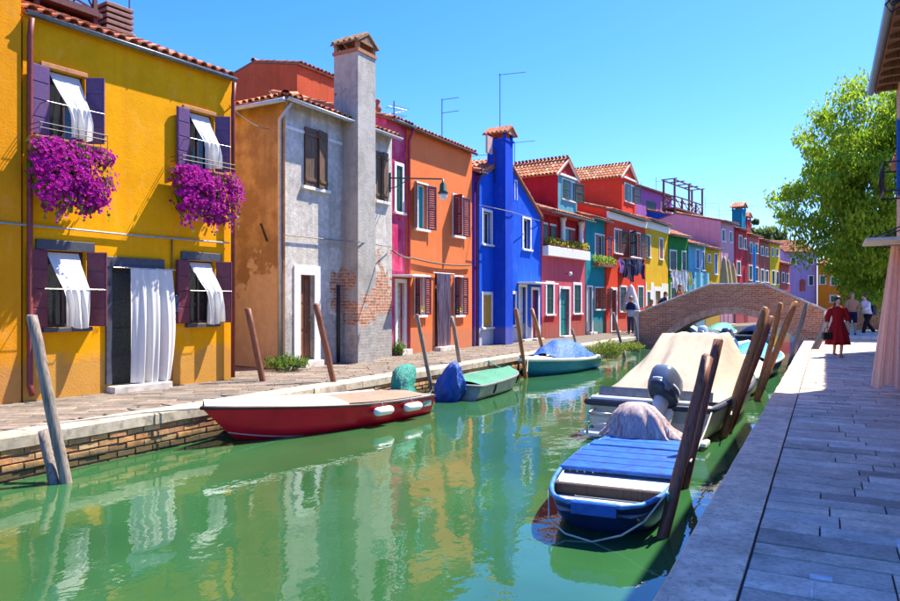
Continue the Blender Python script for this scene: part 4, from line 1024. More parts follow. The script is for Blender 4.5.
GD = rowhouse('gold_house', 'small gold house with blue shutters near the bridge crown', 705.5, 720, 249, (.72, .42, .02), [((714.5, 717), (254, 274)), ((708, 710), (255, 262))], .0, 17, shut=simple('azure shutter', (.02, .12, .40)))
PK = rowhouse('pale_pink_house', 'pale pink house taller than the gold house beside it', 720.5, 735, 223, (.66, .32, .40), [((722, 724.5), (230, 241)), ((729.5, 731.5), (232, 242)), ((722, 725), (258, 272)), ((727, 730), (277, 290))], -.1, 14)
SC = rowhouse('scarlet_house', 'scarlet house with tall teal chimney beside the pale pink house', 735.5, 747, 230, (.58, .05, .06), [((739, 741.5), (236, 248)), ((744, 746), (239, 249)), ((737, 740), (262, 275))], 0, 15)
SM = rowhouse('salmon_house', 'salmon house with white balcony band between scarlet and brick houses', 747.5, 759, 236, (.64, .16, .14), [((750, 752), (243, 253)), ((755, 757.5), (244, 253)), ((749, 752), (266, 280)), ((755, 758), (268, 281))], .03, 15)
BR = rowhouse('brick_house', 'dull brick-red house before the lemon house at the canal bend', 759.5, 769.5, 241, (.42, .11, .07), [((761, 763), (247, 255)), ((765.5, 767.5), (248, 256)), ((761, 763.5), (270, 282)), ((765.5, 768), (271, 282))], 0, 15)
LM = rowhouse('canary_house', 'narrow canary yellow house at the canal bend', 770, 780, 244, (.78, .48, .02), [((771.5, 773), (248, 256)), ((776, 778), (249, 256)), ((772, 774.5), (271, 284)), ((776.5, 778.5), (272, 284))], .02, 15)
RD = rowhouse('low_red_house', 'low red house under the lavender gable by the canal bend', 780.5, 790, 264, (.50, .10, .08), [((782, 784), (273, 282)), ((786.5, 788.5), (274, 283))], .1, 17)
for hh, xr, zt, col, lab in ((SC, .3, 206, (.01, .22, .36), 'a'), (SC, .75, 216, (.40, .05, .05), 'b')):
    px = 735.5 + 11.5 * xr; FF = hh.F.offset(-1.6); x = FF.s(px) - hh.s0; hh.chimney(x - .5, x + .5, 1.2, 2.0, hh.ze + .1, FF.z(px, zt + 4), plaster('chimney ' + lab, col, .15), capw=.15, caph=.2)
# houses behind the first row
FBk = Line((-15.5, 42.0), (-13.0, 56)); 
PB = House('lilac_house', 'lilac house standing behind the lemon house roofs', 'house', FBk, 636, 672, 190, plaster('lilac plaster', (.42, .15, .42), .15), 6, 0, 13, .2, rows=0, ztop=FBk.z(655, 192))
PB.window((646, 656), (201, 213), shut=GREENSH, style='louvre', al=0, ar=0); PB.window((661, 666), (204, 212), sur=WHITE, surw=.1); PB.finish()
BB = House('royal_blue_house', 'royal blue house behind the green and sky blue houses', 'house', FBk.offset(2.2), 674, 716, 223, plaster('royal blue plaster', (.015, .10, .50), .15), 6, 0, 15, .25, rows=0, ztop=FBk.offset(2.2).z(700, 223))
BB.window((711, 714), (227, 238), sur=WHITE, surw=.1); BB.finish()
p = BB.world(BB.x(676.5), .15, BB.F.z(690, 211))
lattice('roof_terrace', 'brown timber roof terrace with pergola beside the lilac house', 'terrace', (tuple(p), BB.F.th), wood('brown terrace timber', (.13, .055, .04)), BB.x(704) - BB.x(676.5), .9, BB.F.z(690, 185) - BB.F.z(690, 211), 4, tk=2.0)
for lab, px, py0, py1, arms, hh in (('aerial with two arms rising behind the vermilion dormer', 641, 182, 205, [(1.0, -.9, 1.2, .1)], PB), ('aerial with one arm above the lilac house', 656, 177, 195, [(1.2, -.05, 1.0, .05)], PB),
                                    ('aerial with two arms beside the brown roof terrace', 705, 196, 218, [(1.35, -.05, 1.2, .0), (1.0, -.05, 1.0, 0)], BB), ('aerial with two arms above the pale pink house', 719, 204, 224, [(1.3, -.05, 1.2, 0), (.9, -.05, 1.1, 0)], BB),
                                    ('aerial with one arm above the scarlet chimney', 745, 203, 225, [(1.6, -.05, 1.0, 0)], SC)):
    FF = hh.F.offset(-1.5); q = FF.at(px); aerial(lab, (q.x, q.y, FF.z(px, py1)), FF.z(px, py0) - FF.z(px, py1), arms, base=1.5, rz=hh.F.th - 1.1)
# across the bend
FL_ = Line((-3.9, 77.2), (-.7, 78.6)); LV = House('lavender_house', 'lavender house with green shutters and an arched shrine niche facing the canal', 'house', FL_, 783.5, 817, 252, plaster('lavender plaster', (.42, .36, .62), .15), 7, 0, 20, .25, rows=0, ztop=FL_.z(800, 252))
for px, py in (((791.5, 795.5), (258, 264)), ((808.5, 813), (258, 264)), ((809, 813), (276, 285))): LV.window(px, py, sur=WHITE, surw=.1, sill=WHITE, shut=GREENSH, style='louvre', al=0, ar=0)
LV.finish()
x0, x1, z0, z1 = LV.rect((799.5, 805), (279, 291)); m = MB(); xm, hw = (x0 + x1) / 2, (x1 - x0) / 2
pts = [(xm + hw * math.cos(a), z1 - hw + hw * math.sin(a)) for a in [math.pi * k / 10 for k in range(11)]] + [(x0, z0), (x1, z0)]
ring_ = [(x, -.08, z) for x, z in pts]; ring2 = [(x, .01, z) for x, z in pts]; m.ring([ring_, ring2]); m.build('shrine_niche', plaster('terracotta niche', (.42, .13, .08), .3), LV.root)
FO_ = Line((-.9, 78.2), (8, 75.5)); OG = House('tangerine_house', 'tangerine house with green shutters behind the strolling people', 'house', FO_, 817.5, 905, 263, plaster('tangerine plaster', (.66, .27, .02), .14), 7, 0, 18, .25, rows=0, ztop=FO_.z(840, 263))
for px, py in (((820.5, 825), (276, 284)), ((831.5, 837), (277, 285)), ((831, 837), (296, 302)), ((855, 860), (296, 303)), ((857, 862), (277, 285))): OG.window(px, py, sur=WHITE, surw=.12, sill=WHITE, shut=simple('grass green shutter', (.015, .20, .06), .5), style='louvre', al=0, ar=0)
OG.finish()

# ------------------------------------------------------------------ bridge
random.seed(31)
BRK = brickmat('old bridge brick', (.44, .15, .075), (.60, .30, .17), (.58, .43, .31), (.26, .085), (.38, .18, .11))
BRK2 = brickmat('arch ring brick', (.62, .30, .17), (.74, .44, .28), (.50, .38, .28), (.085, .3), (.66, .46, .33))
br = thing('arched_bridge', 'humpbacked brick canal bridge with pale stone coping', 'bridge', (0, 33, 0))
XL, XR = -7.65, .12
def par(x):
    pts = [(-7.65, 1.15), (-4.55, 2.42), (-2.3, 2.42), (.12, 1.25)]
    for (a, za), (b_, zb) in zip(pts, pts[1:]):
        if x <= b_: return za + (zb - za) * (x - a) / (b_ - a)
    return pts[-1][1]
AC, AH, ZS, RISE = -3.65, 2.95, -.42, 1.48
RAD = (AH ** 2 + RISE ** 2) / (2 * RISE); ZC = ZS + RISE - RAD
def intr(x):
    d = abs(x - AC); return ZC + math.sqrt(RAD ** 2 - d * d) if d < AH else -.9
def bwall(y0, y1):
    m = MB(); xs = sorted(set([XL + (XR - XL) * i / 60 for i in range(61)] + [AC - AH + .0005, AC + AH - .0005, AC - AH - .0005, AC + AH + .0005, -4.55, -2.3]))
    for a, b_ in zip(xs, xs[1:]):
        ia, ib = intr(a), intr(b_)
        p = [(a, y0, ia), (b_, y0, ib), (b_, y0, par(b_) - .1), (a, y0, par(a) - .1)]; q = [(x, y1, z) for x, _, z in p]
        m.add(p + q, [(0, 1, 2, 3), (7, 6, 5, 4), (0, 4, 5, 1), (3, 2, 6, 7)])
    m.quad((XL, y0, -.9), (XL, y0, par(XL) - .1), (XL, y1, par(XL) - .1), (XL, y1, -.9)); m.quad((XR, y0, -.9), (XR, y1, -.9), (XR, y1, par(XR) - .1), (XR, y0, par(XR) - .1))
    return m
for y0, y1 in ((0, .32), (2.2, 2.52)): bwall(y0, y1).build('wall', BRK, br)
m = MB()
for i in range(40):
    a0, a1 = AC - AH + 2 * AH * i / 40 + .001, AC - AH + 2 * AH * (i + 1) / 40 - .0
    a1 = min(a1, AC + AH - .001)
    def dk(x): return max(.02, par(x) - 1.12)
    z0, z1 = intr(a0), intr(a1)
    m.quad((a0, .33, z0), (a0, 2.19, z0), (a1, 2.19, z1), (a1, .33, z1))
m.build('soffit', BRK, br)
m = MB(); xs = [XL, -4.55, -2.3, XR]
for a, b_ in zip(xs, xs[1:]): m.quad((a, .33, max(.02, par(a) - 1.1)), (b_, .33, max(.02, par(b_) - 1.1)), (b_, 2.19, max(.02, par(b_) - 1.1)), (a, 2.19, max(.02, par(a) - 1.1)))
m.build('deck', STONE, br)
m = MB(); n = 44; rin = []
th0 = math.asin(AH / RAD) * .985
for i in range(n + 1):
    a = -th0 + 2 * th0 * i / n; s_, c_ = math.sin(a), math.cos(a)
    rin.append([(AC + RAD * s_, -.025, ZC + RAD * c_ + .003), (AC + RAD * s_, .1, ZC + RAD * c_ + .003), (AC + (RAD + .3) * s_, .1, ZC + (RAD + .3) * c_), (AC + (RAD + .3) * s_, -.025, ZC + (RAD + .3) * c_)])
m.ring(rin); m.build('arch_ring', BRK2, br)
segs = [(-7.65, -4.55, 4), (-4.55, -2.3, 3), (-2.3, .12, 3)]
COPE = pieces('coping stone', [(.52, .44, .40), (.58, .50, .46), (.46, .40, .38)], .85, 8, .5)
for yy in (.16, 2.36):
    for a, b_, k in segs:
        for i in range(k):
            x0, x1 = a + (b_ - a) * i / k + .008, a + (b_ - a) * (i + 1) / k - .008; z0, z1 = par(x0), par(x1); mm = MB(); w = .23; c = .025
            mm.ring([[(x, yy - w, z - .1), (x, yy + w, z - .1), (x, yy + w, z - c), (x, yy + w - c, z), (x, yy - w + c, z), (x, yy - w, z - c)] for x, z in ((x0, z0), (x1, z1))]); mm.build('coping_stone', COPE, br)
for yy in (0, 2.2):
    MB().cbox(-7.87, -7.645, yy - .08, yy + .4, -.02, 1.2, .03).build('end_pillar', COPE, br)
    MB().cbox(.115, .36, yy - .08, yy + .4, -.02, 1.3, .03).build('end_pillar', COPE, br)

# ------------------------------------------------------------------ boats
def gnd_w(px, py): return gnd(px, py, WATER)
class Boat:
    def __init__(s, name, label, L_, beam, fs, fb, draft, loc, rz, transom=.85, rake=.35, full=1.6, cat='boat', group=None, rnd0=False):
        s.rnd0 = rnd0
        s.root = thing(name, label, cat, (loc[0], loc[1], WATER), rz, group); s.L, s.bm, s.fs, s.fb, s.dr, s.tr, s.rk, s.fu = L_, beam, fs, fb, draft, transom, rake, full
    def hb(s, t):
        if s.rnd0 and t < .42: return s.bm / 2 * (s.tr + (1 - s.tr) * math.sqrt(max(0, 1 - (1 - t / .42) ** 2)))
        if t < .42: return s.bm / 2 * (s.tr + (1 - s.tr) * math.sin(t / .42 * math.pi / 2))
        q = (t - .42) / .58; return s.bm / 2 * max(0.0, 1 - q ** s.fu) ** .85
    def sh(s, t): return s.fs + (s.fb - s.fs) * t * t
    def ke(s, t):
        if s.rnd0 and t < .2: return -s.dr + .30 * (1 - t / .2) ** 2
        return -s.dr + (s.dr + .04) * max(0, (t - .6) / .4) ** 2.5
    def yy(s, t, h): return s.L * t + s.rk * h * t ** 5 + (.22 * (1 - h) * max(0, 1 - t / .2) ** 2 if s.rnd0 else 0)
    def pt(s, t, side, k):                       # k 0..1 from keel to gunwale
        b_ = s.hb(t); z0, z1 = s.ke(t), s.sh(t)
        f = [(0, 0), (.55, .10), (.84, .34), (.95, .68), (1, 1)]
        i = min(3, int(k * 4)); q = k * 4 - i; x = f[i][0] + (f[i + 1][0] - f[i][0]) * q; h = f[i][1] + (f[i + 1][1] - f[i][1]) * q
        return Vector((side * b_ * x, s.yy(t, h), z0 + (z1 - z0) * h))
    def hull(s, mat, name='hull', n=22, k0=0.0, k1=1.0, grow=0.0):
        m = MB(); ks = 9
        for side in (-1, 1):
            def fn(u, v_): 
                p = s.pt(u, side, k0 + (k1 - k0) * v_)
                if grow: p.x += side * grow
                return p
            m.grid(fn, n, ks)
            if side < 0: m.f[-n * ks:] = [f[::-1] for f in m.f[-n * ks:]]
        if not grow:
            tr = [s.pt(0, -1, k / 8) for k in range(9)] + [s.pt(0, 1, 1 - k / 8) for k in range(8)]; m.add(tr, [tuple(range(len(tr)))])
        o = m.build(name, mat, s.root, True); return o
    def rail(s, mat, r=.03, name='gunwale', dz=0.0, parent=None):
        m = MB()
        pts = [s.pt(t / 30, -1, 1) + Vector((0, 0, dz)) for t in range(0, 31)] + [s.pt(t / 30, 1, 1) + Vector((0, 0, dz)) for t in range(29, -1, -1)]
        m.tube(pts + [pts[0]], r, 8); return m.build(name, mat, parent or s.root, True)
    def deck(s, mat, t0, t1, dz=0.0, camber=.03, name='deck', fn=None, inset=.98, nu=16, nv=20, thick=None):
        m = MB()
        def g(u, v_):
            t = t0 + (t1 - t0) * v_; b_ = s.hb(t) * inset; x = -b_ + 2 * b_ * u; z = s.sh(t) + dz + camber * (1 - (2 * u - 1) ** 2)
            if fn: z += fn(2 * u - 1, v_)
            return (x, s.yy(t, 1), z)
        m.grid(g, nu, nv); return m.build(name, mat, s.root, True)
    def floor(s, mat, z, t0=.0, t1=.85):
        m = MB(); m.grid(lambda u, v_: ((-1 + 2 * u) * s.hb(t0 + (t1 - t0) * v_) * .8, s.L * (t0 + (t1 - t0) * v_) + .02, z), 4, 10); return m.build('floor', mat, s.root)
    def inner(s, mat):
        m = MB(); n = 20
        for side in (-1, 1): m.grid(lambda u, v_: s.pt((.22 if s.rnd0 else .02) + u * .72, side, .3 + .7 * v_) - Vector((side * .035, 0, 0)), n, 4)
        if not s.rnd0: m.grid(lambda u, v_: Vector((s.hb(0) * .9 * (2 * u - 1), .03, .05 + (s.sh(0) - .05) * v_)), 6, 3)
        return m.build('lining', mat, s.root, True)
def outboard(parent, loc, cowl, leg, tilt=0, sc=1.0, rz=0.0, thing_label=None):
    """engine: cowling, leg, clamp, propeller, tiller"""
    rt = thing('outboard_motor', thing_label, 'outboard motor', loc, rz)
    rt.rotation_euler = (tilt, 0, rz)
    S = sc
    m = MB(); prof = [(.11, .14, 0), (.145, .20, .03), (.155, .235, .12), (.15, .24, .27), (.135, .215, .33), (.10, .16, .36), (.01, .02, .365)]
    rings = [[(S * a * math.copysign(abs(math.cos(t)) ** .6, math.cos(t)), S * (b_ * math.copysign(abs(math.sin(t)) ** .6, math.sin(t)) - .08), S * (z + .08)) for t in [2 * math.pi * k / 20 for k in range(20)]] for a, b_, z in prof]
    m.ring(rings); c = m.build('cowling', cowl, rt, True)
    m = MB(); m.ring([[(S * .172 * math.cos(t), S * (.246 * math.sin(t) - .08), S * z) for t in [2 * math.pi * k / 20 for k in range(20)]] for z in (.20, .225)]); m.build('band', simple('engine band', (.5, .52, .55), .35), c, True)
    m = MB(); m.ring([[(S * a * math.cos(t), S * (b_ * math.sin(t) - .08), S * z) for t in [2 * math.pi * k / 20 for k in range(20)]] for a, b_, z in ((.11, .15, .06), (.158, .232, .10), (.166, .245, .16), (.166, .247, .198))]); m.build('lower_cowl', simple('dark engine cowl', (.025, .035, .07), .35), c, True)
    m = MB(); m.ring([[(S * a * math.cos(t), S * (b_ * math.sin(t) - .06), S * z) for t in [2 * math.pi * k / 12 for k in range(12)]] for a, b_, z in ((.09, .13, .1), (.06, .10, -.15), (.04, .09, -.5), (.03, .08, -.62))]); m.build('leg', leg, rt, True)
    MB().box(-.1 * S, .1 * S, .04 * S, .12 * S, -.18 * S, .02 * S).build('clamp', leg, rt)
    m = MB(); m.ball((0, -.06 * S, -.66 * S), .05 * S, .16 * S, .05 * S)
    for k in range(3):
        a = k * 2.094; m.add([Vector((0, -.2 * S, -.66 * S)), Vector((math.cos(a) * .1 * S, -.22 * S, -.66 * S + math.sin(a) * .1 * S)), Vector((math.cos(a + .7) * .1 * S, -.19 * S, -.66 * S + math.sin(a + .7) * .1 * S))], [(0, 1, 2)])
    m.build('propeller', leg, rt, True)
    return rt
def bag(name, label, cat, loc, mat, prof, seed, squash=(1, 1), tilt=(0, 0), folds=9, amp=.12):
    random.seed(seed); ph = U(0, 6); n = 72; rings = []
    for i, (r, z) in enumerate(prof):
        ring = []
        for k in range(n):
            a = 2 * math.pi * k / n; f = 1 + amp * (1 - 2 * abs(math.sin(folds * a / 2 + ph + z * 2 + 2 * noise.noise(Vector((math.cos(a), z * 3, seed)))))) * (1 - .85 * i / len(prof)) + .0 + .26 * noise.noise(Vector((math.cos(a) * 1.3, math.sin(a) * 1.3, z * 3 + seed))) + .16 * abs(noise.noise(Vector((math.cos(a) * 3, math.sin(a) * 3, z * 6 + seed)))) + .10 * noise.noise(Vector((math.cos(a) * 6, math.sin(a) * 6, z * 12 + seed))) - .05
            ring.append((r * f * math.cos(a) * squash[0] + tilt[0] * z, r * f * math.sin(a) * squash[1] + tilt[1] * z, z))
        rings.append(ring)
    o = MB().ring(rings).build(name, mat, None, True, loc=loc); return tag(o, label, cat)
ROPE = simple('rope', (.45, .42, .34), .9); TEALROPE = simple('teal rope', (.02, .35, .30), .8)
def rope(label, pts, mat=ROPE, r=.012, sag=.06):
    o = cable(label, pts, r, mat, sag); o.name = 'mooring_rope'; o['category'] = 'rope'; return o
GEL = simple('white gelcoat', (.74, .73, .70), .28, .06, 4, (1, 1, 1), .03)
# red boat
p0, p1 = Vector((-7.62, 7.55)), Vector((-6.98, 11.35)); d = p1 - p0
rb = Boat('red_motorboat', 'long red motorboat with white foredeck and tan cover moored at the yellow house', d.length, 1.5, .33, .56, .16, p1, math.atan2(-d.y, -d.x) - math.pi / 2, .86, .55, 1.9)
RHULL = simple('red gelcoat', (.62, .010, .025), .25, .16, 2.2, (1, 1, 1), .02, 0, .22)
hl = rb.hull(RHULL); rb.rail(simple('dark rubbing strake', (.05, .02, .02), .4), .028)
rb.hull(simple('white waterline stripe', (.6, .45, .42), .4), 'stripe', 26, .36, .40, .008)
rb.deck(GEL, .56, .995, .02, .10, 'foredeck'); rb.deck(GEL, .0, .56, .012, .0, 'side_deck')
rb.deck(tarp('tan boat cover', (.27, .195, .135), .85, 4), .04, .62, .03, .05, 'cover', lambda u, v_: .012 * math.sin(v_ * 16 + u * 2) * (1 - u * u), .84)
MB().tube([rb.pt(t / 30, sd, 1) + Vector((-sd * .01, 0, .03)) for sd in (1,) for t in range(2, 30)], .02, 6).build('trim', GEL, rb.root, True)
for t_ in (.40, .2):
    q = rb.pt(t_, -1, .92); q2 = rb.pt(t_, 1, .92)
    for qq, sd in ((q, -1),):
        f = thing('fender', 'white fender on the red motorboat flank ' + ('under the middle of the tan cover' if t_ > .3 else 'nearer the teal motor cover'), 'fender', rb.root.matrix_world @ qq if False else (0, 0, 0), 0, 'fenders on the red motorboat'); f.parent = None
        Mw = Matrix.Translation(rb.root.location) @ Matrix.Rotation(rb.root.rotation_euler.z, 4, 'Z'); w = Mw @ (rb.pt(t_, -1, .86) + Vector((-.085, 0, -.02)))
        f.location = w; f.rotation_euler = (0, 0, rb.root.rotation_euler.z)
        MB().lathe([(.02, -.21), (.06, -.19), (.075, -.14), (.075, .14), (.06, .19), (.02, .21)], 12, (0, 0, 0), Matrix.Rotation(math.pi / 2, 4, 'X')).build('body', GEL, f, True)
        MB().tube([(0, .0, .06), (.03, 0, .12), (.10, 0, .15)], .008, 4).build('lanyard', ROPE, f)
q = Matrix.Translation(rb.root.location) @ Matrix.Rotation(rb.root.rotation_euler.z, 4, 'Z')
pl = MB().box(-.002, .006, -.16, .16, -.05, .05).build('name_plate', simple('registration plate', (.28, .42, .38), .5), rb.root); pp = rb.pt(.06, -1, .82); pl.location = pp + Vector((-.016, .05, 0))
w = q @ Vector((.1, .12, .30))
bag('covered_outboard', 'outboard motor under a teal green cover on the red motorboat stern', 'outboard motor', w, tarp('teal motor cover', (.005, .26, .20), .5, 13), [(.30, 0), (.25, .06), (.22, .14), (.225, .24), (.23, .33), (.215, .42), (.17, .50), (.09, .555), (.01, .57)], 4, (.85, 1.35), (0, .4), 11, .10)
# grey-green skiff
pa, pb = Vector((-6.87, 13.1)), Vector((-7.0, 16.1)); d = pb - pa
sk_ = Boat('grey_skiff', 'grey flat skiff under a green mesh cover beside the orange house', d.length, 1.22, .30, .38, .12, pa, math.atan2(d.y, d.x) - math.pi / 2, .92, .2, 3.2)
sk_.hull(simple('grey green paint', (.24, .29, .27), .6, .3, 5)); sk_.rail(simple('dark grey rail', (.16, .18, .18), .6), .035); sk_.deck(tarp('green mesh cover', (.06, .27, .17), .75, 14), .03, .97, .02, .07, 'cover', lambda u, v_: .012 * math.sin(v_ * 20 + 3 * u))
for t_ in (.25, .8):
    m = MB(); m.tube([sk_.pt(t_, 1, k) + Vector((.02, 0, 0)) for k in (1, .9, .75, .6)], .02, 5); m.build('strap', IRON, sk_.root)
bag('covered_outboard', 'outboard motor wrapped in a hanging blue tarpaulin on the grey skiff stern', 'outboard motor', (-6.98, 12.92, -.60), tarp('blue motor tarpaulin', (.004, .09, .46), .45, 9), [(.17, 0), (.22, .09), (.27, .20), (.29, .32), (.275, .44), (.23, .55), (.19, .66), (.15, .77), (.09, .86), (.02, .90)], 6, (1.15, .85), (.16, .04), 7, .24)
# teal boat with blue cover
pa, pb = Vector((-6.85, 21.9)), Vector((-7.28, 18.2)); d = pb - pa
tb = Boat('teal_motorboat', 'teal and white motorboat under a bright blue tarpaulin by the pink house', d.length, 1.45, .36, .50, .14, pa, math.atan2(d.y, d.x) - math.pi / 2, .86, .5, 1.9)
tb.hull(simple('teal gelcoat', (.006, .19, .30), .25)); tb.rail(GEL, .05); tb.deck(GEL, .0, .99, .02, .06)
tb.deck(tarp('bright blue tarpaulin', (.005, .10, .52), .6, 5), .1, .74, .05, .1, 'tarpaulin', lambda u, v_: .42 * max(0, math.sin(math.pi * min(1, v_ * 1.05))) ** .7 * (1 - abs(u) ** 2.4) + .02 * math.sin(v_ * 21 + u * 6), .93, 20, 26)
# cream cabin boat
cb = Boat('cream_cruiser', 'large cream motor cruiser under a taut canvas cover', 6.2, 2.02, .52, .68, .2, (-2.32, 10.45), R(-3), .90, .5, 2.3)
CREAM = simple('cream gelcoat', (.62, .56, .44), .3, .1, 3, (1, 1, 1), .03)
cb.hull(CREAM); cb.rail(simple('navy rub rail', (.03, .04, .07), .5), .05); cb.hull(simple('boot stripe', (.02, .10, .08), .4), 'stripe', 26, .30, .38, .008)
cb.deck(GEL, .0, .995, .0, .02)
CANVAS = tarp('cream canvas', (.38, .33, .255), .9, 2, .3)
def canv(u, v_):
    pr = min(1, (1 - abs(u)) / .45) ** .9; lt = [(0, .04), (.10, .30), (.5, 1), (.62, 1), (1, .12)]
    for (a0, b0), (a1, b1) in zip(lt, lt[1:]):
        if v_ <= a1: Lz = b0 + (b1 - b0) * (v_ - a0) / (a1 - a0); break
    sag = -.10 * abs(math.sin(u * 4.7 + .5)) * math.sin(math.pi * min(1, v_ / .5)) if v_ < .5 else 0
    cr = .05 * noise.noise(Vector((u * 5 + v_ * 3, v_ * 2.2, 3))) + .014 * noise.noise(Vector((u * 13, v_ * 5, 8)))
    return .84 * pr * Lz + sag * pr + cr * pr
    t = v_; rise = .80 * (min(1, t / .50) ** .95 if t < .50 else max(0.0, 1 - ((t - .50) / .50)) ** .8)
    seam = .05 * abs(math.sin(u * 5.2 + .4)) ** .5 * min(1, rise * 1.6) - .03; return rise * (1 - abs(u) ** 3.4) - .05 * math.exp(-((t - .22) / .03) ** 2) * .4 + seam + .008 * math.sin(u * 14 + t * 9)
cb.deck(CANVAS, .07, .93, .06, .0, 'canvas_cover', canv, 1.0, 64, 64)
m = MB(); hb0 = cb.hb(.02)
MB().cbox(-hb0 + .06, hb0 - .06, .0, .10, .30, .62, .02).build('transom_board', GEL, cb.root)
MB().quad((-.86, .38, .585), (.86, .38, .585), (.86, .44, .72), (-.86, .44, .72)).build('window_strip', simple('smoked vinyl', (.12, .14, .17), .25), cb.root)
MB().cbox(-.9, .9, -.32, -.01, .06, .12, .02).build('swim_platform', GEL, cb.root)
m = MB()                                          # bathing ladder frame
for x in (-.78, -.42): m.tube([(x, .02, .42), (x, -.30, .40), (x, -.36, .10)], .018, 6)
for z, y in ((.40, -.30), (.25, -.33)): m.tube([(-.78, y, z), (-.42, y, z)], .018, 6)
m.build('ladder', simple('steel tube', (.5, .5, .52), .3, .1, 5, (1, 1, 1), 0, .9), cb.root, True)
outboard(None, (-2.05, 10.22, .02), simple('metallic blue grey cowl', (.16, .20, .27), .25, .2, 3, (1, 1, 1), 0, .4), GEL, R(-38), 1.22, R(-14), 'large tilted blue-grey outboard motor on the cream cruiser transom')
# small blue boat with planks
bb_ = Boat('blue_rowboat', 'blue open boat with painted plank deck and pale interior tied to brown posts', 3.5, 1.16, .33, .36, .14, (-1.72, 5.78), R(5), .40, .25, 3.0, rnd0=True)
BLUEP = simple('blue boat paint', (.012, .10, .42), .5, .45, 9, (1, 1, 1), .3, 0, .3, (.02, .05, .16), .35); NAVY = simple('navy hull paint', (.012, .035, .11), .3, .3, 3)
bb_.hull(NAVY); bb_.rail(simple('worn pale blue rim', (.05, .19, .50), .5, .4, 9, (1, 1, 1), .1), .022); PALE = simple('pale grey boat paint', (.52, .56, .55), .6, .15, 6)
bb_.inner(PALE); bb_.floor(PALE, .04, .24, .8)
for i, t_ in enumerate((.36, .445, .53, .615, .70, .785, .87)):
    b0 = bb_.hb(t_) * 1.0; y = bb_.L * t_; MB().cbox(-b0, b0, y - .135, y + .135, bb_.sh(t_) + .0, bb_.sh(t_) + .035 + U(-.006, .006), .008).build('plank', BLUEP, bb_.root)
bb_.deck(PALE, .18, .345, -.035, 0, 'thwart', None, .97, 4, 6); bb_.deck(PALE, .015, .16, -.10, 0, 'stern_sheet', None, .94, 6, 8); b0 = bb_.hb(.17) * .96
y = bb_.L * .17; MB().cbox(-b0, b0, y - .035, y + .035, .24, .335, .008).build('crossbar', wood('dark brown bar', (.05, .03, .022)), bb_.root)
MB().cbox(-.19, .19, -.03, .05, .24, .345, .01).build('motor_board', BLUEP, bb_.root)
m = MB(); m.tube([(-.50, .42, .30), (-.42, .12, .12), (-.26, .06, .03), (-.02, .03, .0), (.22, .05, .08), (.40, .12, .2), (.52, .4, .34), (.56, .6, .37)], .009, 6); m.build('painter', simple('pale rope', (.5, .5, .44)), bb_.root, True)
m, nt, b = newmat('striped cloth'); v = coords(nt, (1, 1, .15)); nn = noise_f(nt, v, 16, 2); nt.links.new(ramp(nt, nn, [(.35, (.28, .17, .19)), (.48, (.46, .38, .36)), (.55, (.30, .22, .26)), (.68, (.52, .45, .42))]), b.inputs['Base Color']); b.inputs['Roughness'].default_value = .9
bag('cloth_bundle', 'striped mauve cloth bundle on the blue open boat', 'cloth bundle', (-2.02, 8.85, WATER + .36), m, [(.50, 0), (.44, .05), (.36, .16), (.31, .27), (.22, .37), (.12, .42), (.02, .43)], 9, (1.05, .75), (-.15, 0), 13, .11)
# boats towards the bridge
sb = Boat('cream_dinghy', 'small cream dinghy with green stripe ahead of the cream cruiser', 3.6, 1.5, .38, .5, .14, (-1.98, 16.6), R(-3), .86, .4, 2.0)
sb.hull(CREAM); sb.rail(simple('green rail', (.04, .22, .12), .5), .04); sb.deck(tarp('pale yellow cover', (.60, .55, .36), .7, 4), .02, .97, .03, .16, 'cover', lambda u, v_: .15 * math.sin(math.pi * v_) * (1 - u * u))
outboard(None, (-1.95, 16.42, .0), simple('white cowl', (.6, .6, .62), .3), simple('dark engine leg', (.06, .06, .07), .4), R(-25), .95, 0, 'grey and white outboard motor on the cream dinghy')
db = Boat('blue_covered_boat', 'boat under a bright sky-blue cover moored by the bridge', 4.6, 1.65, .42, .62, .16, (-1.98, 20.6), R(-2), .86, .5, 1.9)
db.hull(NAVY); db.rail(simple('pale blue rail', (.30, .42, .50), .5), .05)
SKYT = tarp('sky blue tarpaulin', (.02, .30, .62), .45, 6)
db.deck(SKYT, .02, .97, .03, .18, 'tarpaulin', lambda u, v_: .22 * math.sin(math.pi * min(1, v_ * 1.1 + .05)) * (1 - abs(u) ** 1.6) + .015 * math.sin(v_ * 30 + u * 4))
outboard(None, (-2.25, 20.35, .08), simple('blue cowl', (.03, .12, .42), .3), GEL, R(-35), 1.0, R(-10), 'blue and white outboard motor behind the sky-blue covered boat')
BO = []
for nm, lab, loc, L_, hm, cm, rz in (('navy_boat', 'navy boat with dark cover moored under the bridge arch', (-3.4, 38.5), 5.0, NAVY, tarp('navy tarpaulin', (.015, .03, .10), .5), R(-6)),
                                 ('pale_blue_boat', 'pale boat with blue-grey cover at the quay under the bridge', (-5.9, 34.0), 4.4, GEL, tarp('grey blue tarpaulin', (.16, .26, .34), .5), R(3)),
                                 ('green_boat', 'boat with green tarpaulin hump seen through the bridge arch', (-5.3, 39.5), 4.0, CREAM, tarp('green tarpaulin', (.02, .25, .16), .5), R(-5)),
                                 ('white_boat', 'white boat moored close to the bridge abutment with navy cover', (-4.0, 27.5), 4.0, GEL, tarp('navy tarpaulin', (.015, .03, .10)), R(2))):
    q = Boat(nm, lab, L_, 1.6, .42, .6, .15, loc, rz, .86, .5, 2.0); q.hull(hm); q.rail(GEL, .04); q.deck(cm, .02, .97, .03, .2, 'cover', lambda u, v_: .28 * math.sin(math.pi * v_) ** .6 * (1 - abs(u) ** 2))
